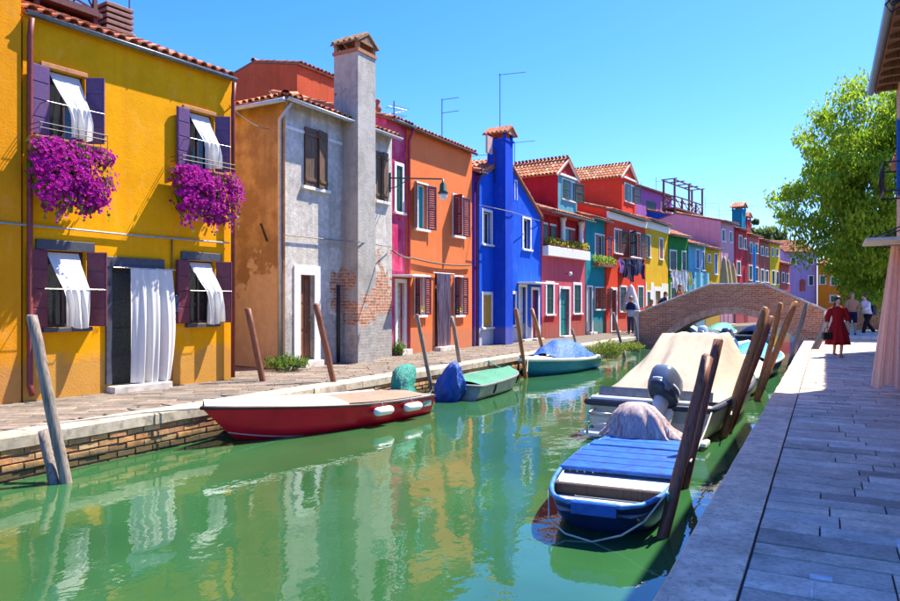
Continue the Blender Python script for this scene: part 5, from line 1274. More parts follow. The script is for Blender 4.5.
outboard(None, (-4.0, 27.3, .1), simple('pale blue cowl', (.35, .48, .55), .3), GEL, R(-30), 1.2, 0, 'pale blue outboard motor on the white boat by the abutment')
outboard(None, (-2.9, 25.0, .1), simple('navy cowl', (.03, .04, .10), .3), GEL, R(-30), 1.2, R(-10), 'navy outboard motor on the low launch before the arch')
q = Boat('low_launch', 'low grey launch with open well before the bridge arch', 4.2, 1.6, .40, .55, .15, (-2.9, 25.2), R(-3), .86, .5, 2.0); q.hull(simple('grey gelcoat', (.38, .42, .44), .35)); q.rail(simple('teal rail', (.04, .24, .26), .5), .045); q.inner(PALE); q.floor(PALE, .05); q.deck(GEL, .55, .99, .02, .05, 'foredeck')
for t_ in (.2, .42): MB().cbox(-q.hb(t_) * .96, q.hb(t_) * .96, q.L * t_ - .12, q.L * t_ + .12, .28, .31, .01).build('thwart', wood('thwart wood', (.22, .13, .07)), q.root)

# ------------------------------------------------------------------ mooring posts (bricole)
POSTG = wood('grey weathered post', (.22, .18, .15), (.08, .065, .055), .85); POSTR = wood('tarred red-brown post', (.20, .072, .035), (.07, .022, .012), .55); POSTD = wood('dark brown post', (.17, .062, .038), (.06, .022, .015), .5); POSTB = wood('honey brown post', (.30, .13, .04), (.12, .05, .02), .55)
def post(label, base, top, r0, r1, mat, bend=0.0, seed=0, group=None):
    random.seed(seed); b_ = Vector(base); t = Vector(top); b_ = b_ + (b_ - t).normalized() * .5; rings = 9; pts = []; rad = []
    side = Vector((t.y - b_.y, b_.x - t.x, 0)); side = side.normalized() if side.length > .01 else Vector((1, 0, 0))
    for i in range(rings):
        k = i / (rings - 1); pts.append(b_.lerp(t, k) + side * bend * math.sin(math.pi * k) + Vector((U(-.006, .006), U(-.006, .006), 0))); rad.append((r0 + (r1 - r0) * k) * U(.96, 1.04))
    ax = (t - b_).normalized(); pts.append(t + ax * .012); rad.append(r1 * .8)
    m = MB().tube(pts, rad, 10); M = Matrix.Translation(Vector(base)); m.v = [tuple(Vector(q) - Vector(base)) for q in m.v]
    o = m.build('mooring_post', mat, None, True, loc=base); return tag(o, label, 'mooring post', group)
def pz(px, py, x=None, y=None):                 # top of a post over plan point (x, y)
    Z = depth(x, y); return EYE + (304 - py) / 700 * Z
def post2(label, bp, tp, r0, r1, mat, zb=WATER, tilt_depth=0.0, seed=0, bend=0.0):
    b_ = gnd(bp[0], bp[1], zb); Z = depth(b_.x, b_.y) + tilt_depth; X = (tp[0] - 450) / 700 * Z
    t = (Z * FW.x + X * RT.x, Z * FW.y + X * RT.y, EYE + (304 - tp[1]) / 700 * Z)
    return post(label, (b_.x, b_.y, zb), t, r0, r1, mat, bend, seed)
post2('tall grey weathered post leaning before the yellow house', (66, 483), (32, 316), .065, .058, POSTG, seed=1)
post2('short grey stump leaning against the quay wall before the yellow house', (54, 483), (43, 431), .06, .055, POSTG, seed=2, tilt_depth=.15)
post2('red-brown leaning post behind the red motorboat foredeck', (268, 408), (248, 309), .06, .06, POSTR, seed=3, tilt_depth=0)
post2('red-brown leaning post behind the tan cover of the red motorboat', (340, 409), (316, 305), .06, .06, POSTR, seed=4)
post2('dark thin post before the orange house beside the teal motor cover', (433, 396), (417, 315), .05, .045, POSTG, seed=5)
post2('dark thin post rising from behind the blue tarpaulin of the grey skiff', (463, 383), (452, 317), .055, .05, POSTG, seed=6)
post2('honey-coloured post standing before the blue house', (526, 378), (516, 309), .06, .055, POSTB, seed=7)
post2('honey-coloured leaning post before the red door', (549, 372), (532, 309), .06, .055, POSTB, seed=8)
post2('short dark stake behind the teal motorboat tarpaulin', (580, 360), (572, 329), .05, .045, POSTG, seed=9)
post2('slim dark post leaning before the vermilion house', (625, 358), (613, 313), .06, .05, POSTG, seed=10)
post2('slim dark post beside the bridge end pillar', (639, 352), (635, 318), .06, .05, POSTG, seed=11)
post2('stout dark brown post tied to the blue open boat', (663, 537), (708, 357), .052, .052, POSTD, seed=12, tilt_depth=.25)
post2('tall dark brown post standing close behind its stout twin', (684, 488), (718, 340), .055, .055, POSTD, seed=13, tilt_depth=.25)
post2('thick honey-brown leaning post beside the cream cruiser bow', (723, 437), (766, 309), .068, .064, POSTB, seed=14, tilt_depth=.3)
post2('shorter honey-brown post pressed against the thick leaning one', (728, 432), (771, 318), .06, .056, POSTR, seed=15, tilt_depth=.4)
post2('slender honey-brown post crossing behind a longer one', (757, 398), (781, 304), .062, .058, POSTB, seed=16, tilt_depth=.2)
post2('long honey-brown post beside the sky-blue covered boat', (757, 400), (795, 303), .068, .064, POSTB, seed=17, tilt_depth=.4)
post2('grey weathered post against the bridge brickwork', (788, 372), (807, 303), .075, .06, POSTG, seed=18, tilt_depth=.3)
post2('broad bent grey plank post at the bridge abutment', (800, 364), (827, 313), .12, .10, POSTG, seed=19, tilt_depth=.3, bend=.3)
rope('teal rope tied round the stout dark brown post', [(gnd(668, 505, -.2).x, gnd(668, 505, -.2).y, -.1), (bb_.root.location.x + .5, 6.4, -.15)], TEALROPE, .012, .08)
rope('pale rope from the red motorboat bow to the quay', [(-7.72, 7.25, .02), (-8.2, 6.4, .02), (-8.5, 5.2, .012)], ROPE, .012, 0.0)

def post_at(px, py, z): 
    q = gnd(px, py, z); return (q.x, q.y, z)
rope('slack rope from the red motorboat stern to the thin post beside it', [(-6.75, 11.35, -.18), post_at(432, 390, -.15)], ROPE, .01, .10)
rope('rope from the cream cruiser stern to the tall dark brown post', [(-1.42, 10.7, .02), post_at(690, 462, -.2)], ROPE, .011, .06)
rope('rope from the cream cruiser flank to the thick honey-brown post', [(-1.35, 12.6, .06), post_at(731, 415, -.1)], ROPE, .011, .06)
rope('rope from the teal motorboat bow to the honey-coloured post', [(-7.25, 18.1, .02), post_at(527, 372, -.2)], ROPE, .01, .06)
rope('teal rope from the grey skiff bow to the quay edge', [(-7.0, 16.0, -.12), (-7.75, 16.6, .02), (-8.05, 16.7, .012)], TEALROPE, .011, .03)

# ------------------------------------------------------------------ right side: near building, neighbour, awning, curtain
RBK = plaster('terracotta brick render', (.42, .17, .08), .3); FRr = None
NB = thing('quayside_building', 'terracotta building with grey eave and blue shutters on the paved quay', 'house', (1.22, -4, 0))
m = MB(); m.box(0, 7, 9, 20, 0, 5.85); m.build('wall', brickmat('warm facade brick', (.6, .28, .15), (.68, .36, .22), (.6, .46, .34)), NB)
Mx = slope_frame((-.38, 20.15, 5.75), (0, -1), R(18)); rf = slab_on(Mx, 11.3, 4.0, .12).build('roof', ROOFBASE, NB); tiles(rf, Mx, 11.3, 4.0, 1)
for i in range(22): MB().box(-.34, 0, 9.2 + i * .5, 9.29 + i * .5, 5.58, 5.70).build('rafter', BEAM, NB)
gm = MB().tube([(-.42, 8.9, 5.70), (-.42, 20.2, 5.70)], .065, 8).build('gutter', simple('blue grey gutter', (.20, .26, .34), .4, .1, 5, (1, 1, 1), 0, .4), NB, True)
BLS = simple('bright blue shutter', (.02, .16, .60), .45)
for y0 in (18.3, 12.4):
    wn_ = MB().box(-.02, .03, y0, y0 + .9, 3.5, 4.9).build('window', simple('dark window wood', (.05, .03, .035)), NB); MB().box(-.032, -.021, y0 + .06, y0 + .84, 3.56, 4.84).build('pane', GLASS, wn_)
    for hand, yh in ((1, y0 + .9), (-1, y0)):
        o = shutter_mesh(.45, 1.4, 'louvre', hand).build('shutter', BLS, wn_, loc=(-.05, yh, 3.5), rot=(0, 0, R(90) - hand * R(8 if hand > 0 else 12)))
for y0 in (18.2,):                                # window railing
    m = MB(); x = -.32
    for z in (3.45, 3.95): m.tube([(0, y0, z), (x, y0, z), (x, y0 + 1.1, z), (0, y0 + 1.1, z)], .014, 5)
    for i in range(12): m.tube([(x, y0 + i * .1, 3.45), (x - .03 * math.sin(i), y0 + i * .1, 3.7), (x, y0 + i * .1, 3.95)], .008, 4)
    m.build('railing', IRON, NB)
m = MB()
for a in (0, .22): m.tube([(0, 14 + a, 5.05), (-.2, 14 + a, 5.3), (-.45, 14 + a, 5.32), (-.56, 14 + a, 5.22), (-.5, 14 + a, 5.12), (-.4, 14 + a, 5.16)], .012, 6)
m.tube([(0, 14.11, 5.2), (-.5, 14.11, 5.2)], .014, 6); m.build('bracket', IRON, NB)
t = thing('flat_awning', 'thin grey metal canopy over the doorway with the peach curtain', 'canopy', (1.22, 14.05, 2.55))
MB().cbox(-.62, 0, -.55, .75, 0, .05, .01).build('sheet', simple('grey canopy metal', (.55, .54, .52), .5), t)
for y in (-.45, .65): MB().tube([(0, y, .28), (-.55, y, .04)], .012, 5).build('stay', IRON, t)
t = thing('door_curtain', 'peach orange curtain hanging from the canopy over the quay', 'curtain', (.98, 14.2, 0))
PEACH = cloth('peach curtain cloth', (.97, .72, .57), .5)
def fn(u, v_):
    w = .26 + .50 * v_; f = math.sin(u * 23) * (.035 + .03 * v_) + .02 * math.sin(u * 43 + 1)
    return (.22 - (.20 + .30 * v_) * (1 - u), f + .02 * math.sin(v_ * 4), 2.5 - 2.42 * v_ - .04 * math.sin(u * 9) * v_)
MB().grid(fn, 70, 24).build('cloth', PEACH, t, True); MB().tube([(-.1, 0, 2.51), (.24, 0, 2.51)], .012, 6).build('rod', simple('steel rod', (.4, .4, .42)), t)
MB().cbox(0, .02, 10.2 + 8.0, 10.2 + 8.9, .02, 2.4, .004, Matrix.Translation((-.012, -.2, 0))).build('door', simple('coral door', (.55, .10, .08), .5), NB)
NB2 = thing('rear_building', 'plain building stepped back behind the quayside building', 'house', (2.15, 17.2, 0))
MB().box(0, 7, 0, 10.0, 0, 6.1).build('wall', plaster('cream render', (.55, .42, .28), .2), NB2); Mx = slope_frame((-.25, 10.1, 6.0), (0, -1), R(18)); rf = slab_on(Mx, 10.2, 4.0, .12).build('roof', ROOFBASE, NB2); tiles(rf, Mx, 10.2, 4.0, 0)
for y0 in (2, 6): 
    wn_ = MB().box(-.03, .03, y0, y0 + .9, 3.4, 4.8).build('window', WHITE, NB2); MB().box(-.042, -.031, y0 + .08, y0 + .82, 3.48, 4.72).build('pane', GLASS, wn_)

# low brick wall and step beyond the bridge foot
lw = thing('garden_wall', 'low brick wall behind the walking people under the tree', 'wall', (1.5, 44.5, 0)); MB().box(0, 12, 0, .3, 0, 1.1).build('wall', BRK, lw); MB().cbox(-.05, 12.05, -.05, .35, 1.1, 1.18, .02).build('coping', STONE, lw)
sp_ = structure(MB().cbox(-.3, 8, 34.6, 44.4, -.02, .1, .02).build('raised_pavement', STONE))

# ------------------------------------------------------------------ trees and plants
def tree(label, loc, h, crown_c, crown_r, nclump, nleaf, leaf, size, trunk_r, seed, barkc=(.16, .11, .075), name='street_tree'):
    random.seed(seed); t = thing(name, label, 'tree', loc); bark = wood('bark ' + str(seed), barkc)
    cc = Vector(crown_c); m = MB(); lean = Vector((U(-.3, .3), U(-.3, .3), 0)); fork = Vector((lean.x, lean.y, cc.z - crown_r[2] * .55))
    m.tube([(0, 0, -.05), (lean.x * .3, lean.y * .3, fork.z * .5), tuple(fork)], [trunk_r * 1.25, trunk_r, trunk_r * .8], 10); m.build('trunk', bark, t, True)
    cl = []; lm_ = MB()
    while len(cl) < nclump:
        p = Vector((U(-1, 1), U(-1, 1), U(-1, 1)))
        L_ = p.length
        if L_ > 1 or L_ < .35: continue
        nz = 1 + .28 * noise.noise(p * 2.6 + Vector((seed, 0, 0)))
        q = Vector((p.x * crown_r[0], p.y * crown_r[1], p.z * crown_r[2])) * nz + cc
        cl.append((q, U(.5, 1.15) * crown_r[0] * .19))
    bm = MB()
    for i in range(14):
        q = cl[i * len(cl) // 14][0]; mid = fork.lerp(q, .5) + Vector((U(-.3, .3), U(-.3, .3), U(.1, .5)))
        bm.tube([fork, mid, q], [trunk_r * .55, trunk_r * .3, .03], 6)
    bm.build('limbs', bark, t, True)
    for q, rr in cl:
        for _ in range(nleaf):
            d = Vector((random.gauss(0, 1), random.gauss(0, 1), random.gauss(0, .55))); d = d.normalized() * rr * (rnd() ** .45)
            p = q + d; n_ = Vector((U(-1, 1), U(-1, 1), U(-.2, 1.4))).normalized().to_track_quat('Z', 'Y').to_matrix(); a = size * U(.6, 1.25)
            lm_.add([p + n_ @ Vector(c) for c in ((0, -a, 0), (a * .48, -.1 * a, a * .12), (0, a, 0), (-a * .48, -.1 * a, a * .12))], [(0, 1, 2, 3)])
    cr = lm_.build('crown', leaf, t); stuff(cr); return t
LEAF = leafmat('locust leaf', [(.18, .36, .02), (.27, .44, .025), (.38, .50, .03), (.11, .25, .02), (.44, .52, .035)])
LEAF2 = leafmat('far leaf', [(.10, .22, .025), (.16, .30, .03), (.22, .36, .04)])
tree('big leafy green tree overhanging the quay behind the terracotta building', (3.2, 41, 0), 12, (-.2, -.2, 7.4), (4.8, 4.6, 5.3), 400, 240, LEAF, .115, .24, 3)
tree('dark green drooping tree close behind the strolling people', (3.6, 46.5, 0), 8, (0, 0, 4.6), (3.6, 3, 2.9), 90, 260, LEAF2, .16, .16, 5)
q = gnd(775, 320); tree('rounded far tree showing above the canary house roof', (-8.0, 92, 0), 12, (0, 0, 8.6), (4.2, 4, 2.8), 80, 160, leafmat('far olive leaf', [(.10, .16, .03), (.14, .20, .04), (.07, .12, .03)]), .26, .25, 7)
def tuft(label, loc, w, h, n, mat, seed):
    random.seed(seed); t = thing('weed_clump', label, 'plant', loc); m = MB(); st = MB()
    for i in range(n):
        a = U(0, 6.28); r_ = rnd() ** .5 * w; hh = h * U(.4, 1) * (1 - .4 * r_ / w); b_ = Vector((r_ * .4 * math.cos(a), r_ * .4 * math.sin(a), 0)); e = Vector((r_ * math.cos(a), r_ * math.sin(a), hh))
        wd = Vector((-math.sin(a), math.cos(a), 0)) * U(.012, .03); mid = b_.lerp(e, .55) + Vector((0, 0, hh * .2))
        if i % 3 == 0: st.tube([b_, mid, e], .004, 3)
        for _ in range(5):
            p = mid.lerp(e, U(-.4, 1.0)) + Vector((U(-.05, .05), U(-.05, .05), U(-.03, .05))); n_ = Vector((U(-1, 1), U(-1, 1), U(-.1, 1.2))).normalized().to_track_quat('Z', 'Y').to_matrix(); s_ = U(.018, .042)
            m.add([p + n_ @ Vector(c) for c in ((0, -s_, 0), (s_ * .45, 0, .004), (0, s_ * 1.3, 0), (-s_ * .45, 0, .004))], [(0, 1, 2, 3)])
    stuff(m.build('leaves', mat, t)); st.build('stems', mat, t); return t
q = W.world(-.25, -.28, 0); tuft('weeds growing at the foot of the ochre flank downpipe', tuple(q), .55, .42, 260, GRASSM, 1)
q = M_.world(M_.x(393), -.2, 0); tuft('small weeds at the white house corner by the cream door', tuple(q), .25, .5, 90, GRASSM, 2)
for i, (px, py, w_, h_, lab) in enumerate(((610, 357, .55, .75, 'bushy weed on the quay edge behind the teal motorboat'), (590, 354, .5, .35, 'low yellowish weeds at the teal motorboat stern'), (632, 350, .5, .4, 'low weeds at the quay edge near the bridge pillar'))):
    q = gnd(px, py, -.15); tuft(lab, (q.x, q.y, -.2), w_, h_, 260, leafmat('yellow-green weed', [(.22, .28, .03), (.14, .22, .025), (.3, .3, .05)]), 10 + i)  # weed leaves in yellow-green tones

# ------------------------------------------------------------------ laundry and parasols
def garment(label, p, th, w, h, col, kind, seed, group):
    random.seed(seed); t = thing('hanging_garment', label, 'laundry', tuple(p), th, group); mt = cloth('laundry %.2f %.2f %.2f' % col, col, .15); m = MB(); ph = U(0, 6)
    def sheet(x0, x1, z0, z1): m.grid(lambda u, v_: (x0 + (x1 - x0) * u, .03 * math.sin(u * 8 + ph + v_ * 2) + .02 * math.sin(v_ * 6 + ph), z0 + (z1 - z0) * v_ ), 10, 8)
    if kind == 't': sheet(-w / 2, w / 2, -h, -.0); sheet(-w * .85, -w / 2, -h * .42, -h * .08); sheet(w / 2, w * .85, -h * .42, -h * .08)
    elif kind == 'p': sheet(-w / 2, w / 2, -h * .3, 0); sheet(-w / 2, -.02, -h, -h * .3); sheet(.02, w / 2, -h, -h * .3)
    else: sheet(-w / 2, w / 2, -h, 0)
    m.build('cloth', mt, t, True)
    for x in (-w * .3, w * .3): MB().box(x - .01, x + .01, -.03, .03, -.03, .05).build('peg', wood('peg wood', (.4, .26, .12)), t)
    return t
def lineup(H_, px0, px1, py, off, items, group, lab):
    a, b_ = Vector(onF(H_.F, px0, py, off)), Vector(onF(H_.F, px1, py + (px1 - px0) * .06, off))
    cable(lab, [a, b_], .01, IRON, .03)
    for i, (w, h, col, kind, lb_) in enumerate(items):
        p = a.lerp(b_, (i + .5) / len(items)); garment(lb_, (p.x, p.y, p.z - .04), H_.F.th, w, h, col, kind, i + 40, group)
DK = (.015, .02, .05)
lineup(V, 619, 645, 257.5, .5, [(.5, .75, (.42, .2, .5), 't', 'lilac shirt on the vermilion house laundry line'), (.6, 1.0, DK, 't', 'dark shirt hung beside the lilac shirt'), (.55, 1.1, (.06, .09, .18), 'p', 'slate trousers hung on the vermilion house line'), (.6, 1.25, DK, 'p', 'long black trousers on the vermilion house line'), (.55, .9, (.03, .05, .12), 't', 'navy shirt hung after the black trousers'), (.5, .8, (.10, .12, .2), 's', 'grey towel on the vermilion house line'), (.5, 1.1, (.02, .03, .10), 'p', 'navy trousers at the lemon house end of the line')], 'laundry on the vermilion house', 'clothes line under the vermilion house windows')
lineup(G, 672, 692, 270, .6, [(.6, 1.1, (.6, .55, .68), 't', 'pale lilac shirt on the green house line'), (.7, 1.2, (.7, .7, .72), 's', 'white sheet beside the pale lilac shirt'), (.6, 1.2, (.62, .64, .74), 't', 'bluish white shirt on the green house line'), (.6, 1.3, (.72, .72, .74), 's', 'long white towel on the green house line'), (.5, .9, (.6, .5, .12), 's', 'yellow cloth at the sky blue house end')], 'laundry on the green house', 'clothes line across the green house front')
t = thing('bed_sheet', 'large pale blue sheet hanging before the sky blue house', 'laundry', onF(FE, 696, 272, .5), FE.th); MB().grid(lambda u, v_: (-.2 + 2.6 * u, .06 * math.sin(u * 14), -2.4 * v_), 24, 6).build('cloth', cloth('pale blue sheet', (.25, .58, .68), .2), t, True); MB().tube([(-.3, 0, .02), (2.5, 0, .02)], .012, 5).build('line', IRON, t)
def parasol(label, p, h, mat, r=.22):
    t = thing('closed_parasol', label, 'parasol', tuple(p)); MB().tube([(0, 0, 0), (0, 0, h + .15)], .025, 6).build('pole', wood('parasol pole', (.3, .2, .1)), t); m = MB(); n = 24
    m.ring([[(r * q * (1 + .25 * math.sin(8 * a)) * math.cos(a), r * q * (1 + .25 * math.sin(8 * a)) * math.sin(a), z) for a in [2 * math.pi * k / n for k in range(n)]] for q, z in ((.9, h * .42), (1.0, h * .5), (.7, h * .75), (.35, h * .93), (.05, h))]); m.build('canopy', mat, t, True); MB().lathe([(.25, 0), (.25, .06), (.05, .1)], 12).build('base', STONE, t)
CRC = cloth('cream parasol', (.55, .43, .24), .15)
for px, lab in ((724, 'tall cream closed parasol beside the gold house'), (728, 'cream closed parasol between two others by the pale pink house'), (733, 'cream closed parasol leaning nearest the scarlet house')):
    q = FE.offset(1.3).at(px); parasol(lab, (q.x, q.y, 0), 4.9 - (px - 724) * .05, CRC, .30)
q = FD.offset(.9).at(631); parasol('white closed parasol before the vermilion house ground floor', (q.x, q.y, 0), 2.55, cloth('white parasol', (.7, .7, .7), .2), .36)
t = thing('flag_banner', 'tall bright blue banner pole on the salmon house front', 'banner', onF(FE, 753.5, 290, .3), FE.th); MB().tube([(0, 0, -1), (0, 0, 3.6)], .04, 6).build('pole', WHITE, t); MB().grid(lambda u, v_: (-.3 + .6 * u, -.06 + .05 * math.sin(u * 6), 3.5 - 3.4 * v_), 8, 6).build('cloth', cloth('blue banner', (.02, .28, .62), .15), t, True)

# ------------------------------------------------------------------ people
SKIN = simple('skin', (.52, .29, .19), .55, .06, 20, (1, 1, 1), 0)
def person(label, loc, rz, s=1.0, skin=SKIN, arms=None, legs=None, lean=(0, 0), hair=(.02, .015, .012), hairlen=.1, feet=True):
    """continuous body by skin modifier; faces -Y. arms/legs: ((elbow, wrist), ...) left(+x) then right"""
    t = thing('person', label, 'person', loc, rz)
    arms = arms or [((.24, .02, 1.13), (.26, -.06, .88)), ((-.24, .02, 1.13), (-.26, -.06, .88))]; legs = legs or [((.10, -.02, .50), (.10, .02, .09)), ((-.10, -.02, .50), (-.10, .02, .09))]
    V_ = []; E = []; Rd = []
    def add(p, r, par=None):
        p = Vector(p); k = max(0, (p.z - .92)); p = Vector((p.x + lean[0] * k, p.y + lean[1] * k, p.z))
        V_.append(p * s); Rd.append((r[0] * s, r[1] * s) if isinstance(r, tuple) else (r * s, r * s)); i = len(V_) - 1
        if par is not None: E.append((par, i))
        return i
    pel = add((0, 0, .94), (.15, .11)); wa = add((0, 0, 1.08), (.125, .095), pel); chs = add((0, .0, 1.27), (.15, .105), wa); up = add((0, .01, 1.40), (.13, .085), chs)
    nk = add((0, 0, 1.48), .052, up); jaw = add((0, -.015, 1.545), (.062, .075), nk); fc = add((0, -.015, 1.62), (.075, .092), jaw); tp = add((0, -.005, 1.70), (.06, .075), fc)
    for (el, wr), sd in zip(arms, (1, -1)):
        sh_ = add((sd * .165, .01, 1.40), .055, up); e = add(el, .042, sh_); w = add(wr, .030, e); dv = (Vector(wr) - Vector(el)).normalized(); pm = add(Vector(wr) + dv * .07, (.034, .02), w)
        px_ = Vector((0, 1, 0)) if abs(dv.y) < .8 else Vector((1, 0, 0)); ac = (px_ - dv * px_.dot(dv)).normalized()
        for k in range(4):
            o = ac * (k - 1.5) * .02; f1 = add(Vector(wr) + dv * .12 + o, .0095, pm); f2 = add(Vector(wr) + dv * (.165 - .008 * abs(k - 1.2)) + o * 1.05 + Vector((-sd * .012, 0, 0)), .008, f1)
        th_ = add(Vector(wr) + dv * .06 - ac * .045, .010, pm); add(Vector(wr) + dv * .10 - ac * .06, .0085, th_)
    for (kn, an), sd in zip(legs, (1, -1)):
        hp = add((sd * .09, 0, .86), .092, pel); k = add(kn, .058, hp); a = add(an, .038, k); heel = add(Vector(an) + Vector((0, .02, -.05)), .035, a); add(Vector(an) + Vector((0, -.14, -.062)), .026, heel)
    me = bpy.data.meshes.new('body'); me.from_pydata(V_, E, []); me.materials.append(skin)
    o = link('body', me, t); md = o.modifiers.new('skin', 'SKIN'); md.use_smooth_shade = True
    sv_ = me.skin_vertices[0].data
    for i, r in enumerate(Rd): sv_[i].radius = r
    sv_[0].use_root = True
    ss = o.modifiers.new('sub', 'SUBSURF'); ss.levels = 1; ss.render_levels = 2
    hx, hy = lean[0] * .68 * s, lean[1] * .68 * s; z0 = 1.62 * s
    hm = simple('hair %.2f' % hair[0], hair, .5, .3, 40, (1, 1, .2), .2)
    m = MB(); rings = []
    for i in range(9):
        ph = math.pi * i / 14.0; rings.append([(hx + .102 * s * math.sin(ph + .02) * math.cos(a), hy + .015 * s + .115 * s * math.sin(ph + .02) * math.sin(a) * (1 if math.sin(a) > 0 else .8), z0 + .03 * s + .12 * s * math.cos(ph) - (hairlen * s * max(0, math.sin(a) + .25) if i == 8 else 0)) for a in [2 * math.pi * k / 18 for k in range(18)]])
    m.ring(rings[::-1]); m.build('hair', hm, t, True)
    f = MB()
    for sd in (-1, 1): f.ball((hx + sd * .032 * s, hy - .098 * s, 1.625 * s), .010 * s, .006 * s, .006 * s)
    f.build('eyes', IRON, t); MB().ball((hx, hy - .115 * s, 1.595 * s), .012 * s, .018 * s, .022 * s).build('nose', skin, t, True); MB().ball((hx, hy - .098 * s, 1.555 * s), .024 * s, .008 * s, .006 * s).build('mouth', simple('lips', (.35, .08, .07), .5), t, True)
    e_ = MB()
    for sd in (-1, 1): e_.ball((hx + sd * .082 * s, hy, 1.60 * s), .012 * s, .02 * s, .03 * s)
    e_.build('ears', skin, t, True)
    t['s'] = s; return t, arms, legs
def ell(cx, cy, z, rx, ry, n=24, fold=0, k=9, ph=0): return [(cx + rx * (1 + fold * math.sin(k * a + ph)) * math.cos(a), cy + ry * (1 + fold * math.sin(k * a + ph)) * math.sin(a), z) for a in [2 * math.pi * i / n for i in range(n)]]
def top_cloth(t, s, mat, z0, lean, arms, sleeve=1.0, name='shirt', rx0=.175, loose=1.08, extra=None):
    m = MB(); L_ = lambda z: max(0, z - .92)
    rows = extra or [(z0, rx0, .135), (1.02, .155, .12), (1.12, .15, .118), (1.27, .172, .128), (1.37, .18, .118), (1.43, .15, .10), (1.475, .07, .068)]
    m.ring([ell(lean[0] * L_(z) * s, lean[1] * L_(z) * s, z * s, rx * s * loose, ry * s * loose, 28, .03 if z < 1 else 0, 8, z) for z, rx, ry in rows], True)
    for (el, wr), sd in zip(arms, (1, -1)):
        sh_ = Vector((sd * .165, .01, 1.40)); sh_ = Vector((sh_.x + lean[0] * .48, sh_.y + lean[1] * .48, sh_.z)); E_ = Vector((el[0] + lean[0] * max(0, el[2] - .92), el[1] + lean[1] * max(0, el[2] - .92), el[2])); W_ = Vector((wr[0] + lean[0] * max(0, wr[2] - .92), wr[1] + lean[1] * max(0, wr[2] - .92), wr[2]))
        pts = [sh_ * s, sh_.lerp(E_, .5) * s, E_ * s]; r = [.072 * s, .068 * s, .064 * s]
        if sleeve > 1: pts += [E_.lerp(W_, .5) * s, E_.lerp(W_, .92) * s]; r += [.055 * s, .046 * s]
        m.tube(pts, r, 12)
    return m.build(name, mat, t, True)
def trousers(t, s, mat, legs, length=.95, name='trousers'):
    m = MB(); m.ring([ell(0, 0, z * s, rx * s, ry * s, 20) for z, rx, ry in ((.80, .175, .125), (.90, .18, .13), (.99, .165, .125))])
    for (kn, an), sd in zip(legs, (1, -1)):
        hp = Vector((sd * .09, 0, .88)); k = Vector(kn); a = Vector(an); pts = [hp * s, hp.lerp(k, .5) * s, k * s]; r = [.105 * s, .095 * s, .080 * s]
        if length > .6: pts += [k.lerp(a, .5) * s, k.lerp(a, .97) * s]; r += [.072 * s, .066 * s]
        m.tube(pts, r, 14)
    return m.build(name, mat, t, True)
def shoes(t, s, mat, legs):
    for kn, an in legs:
        a = Vector(an) + Vector((0, -.05, -.055)); m = MB(); m.ball(tuple(a * s), .047 * s, .13 * s, .042 * s, 12, 8); m.build('shoe', mat, t, True)
# woman in red walking towards us
pw = gnd(838, 357); arms = [((.25, .03, 1.15), (.24, -.10, .93)), ((-.27, .04, 1.14), (-.30, -.06, .90))]; legs = [((.07, -.12, .50), (.05, -.10, .09)), ((-.07, .02, .50), (-.06, .16, .13))]
t, a_, l_ = person('woman in a long dark red dress walking with a black handbag', (pw.x, pw.y, 0), YAW + R(-14), .98, arms=arms, legs=legs, hairlen=.26)
REDD = cloth('dark red dress', (.27, .012, .016), .08)
m = MB(); s = .98; rows = [(.36, .32, .25, .12), (.5, .285, .225, .11), (.7, .26, .20, .07), (.9, .20, .155, .04), (1.05, .152, .12, .01), (1.12, .145, .115, 0), (1.27, .175, .13, 0), (1.37, .185, .122, 0), (1.43, .16, .105, 0), (1.46, .105, .085, 0)]
m.ring([ell(0, 0, z * s, rx * s, ry * s, 48, f, 9, z * 1.5) for z, rx, ry, f in rows])
for (el, wr), sd in zip(arms, (1, -1)):
    S_, E_, W_ = Vector((sd * .165, .01, 1.40)), Vector(el), Vector(wr); m.tube([S_ * s, S_.lerp(E_, .5) * s, E_ * s, E_.lerp(W_, .55) * s], [.078 * s, .082 * s, .078 * s, .06 * s], 14)
m.build('dress', REDD, t, True); shoes(t, s, simple('tan sandal', (.25, .13, .07), .5), legs)
MB().grid(lambda u, v_: ((u - .5) * .16, .085 + .03 * math.cos((u - .5) * 3), (1.62 - .34 * v_) * s), 8, 8).build('long_hair', simple('hair 0.02', (.02, .015, .012)), t, True)
w = Matrix.Rotation(YAW + R(-14), 4, 'Z') @ Vector((-.31 * s, -.12, .50))
hbg = thing('handbag', 'black handbag hanging from the hand of the woman in red', 'handbag', (pw.x + w.x, pw.y + w.y, w.z), YAW)
MB().cbox(-.13, .13, -.055, .055, 0, .20, .02).build('body', simple('black leather', (.008, .008, .009), .35), hbg); MB().tube([(-.09, 0, .19), (-.06, 0, .32), (0, 0, .37), (.06, 0, .32), (.09, 0, .19)], .009, 6).build('strap', simple('black leather', (.008, .008, .009)), hbg)
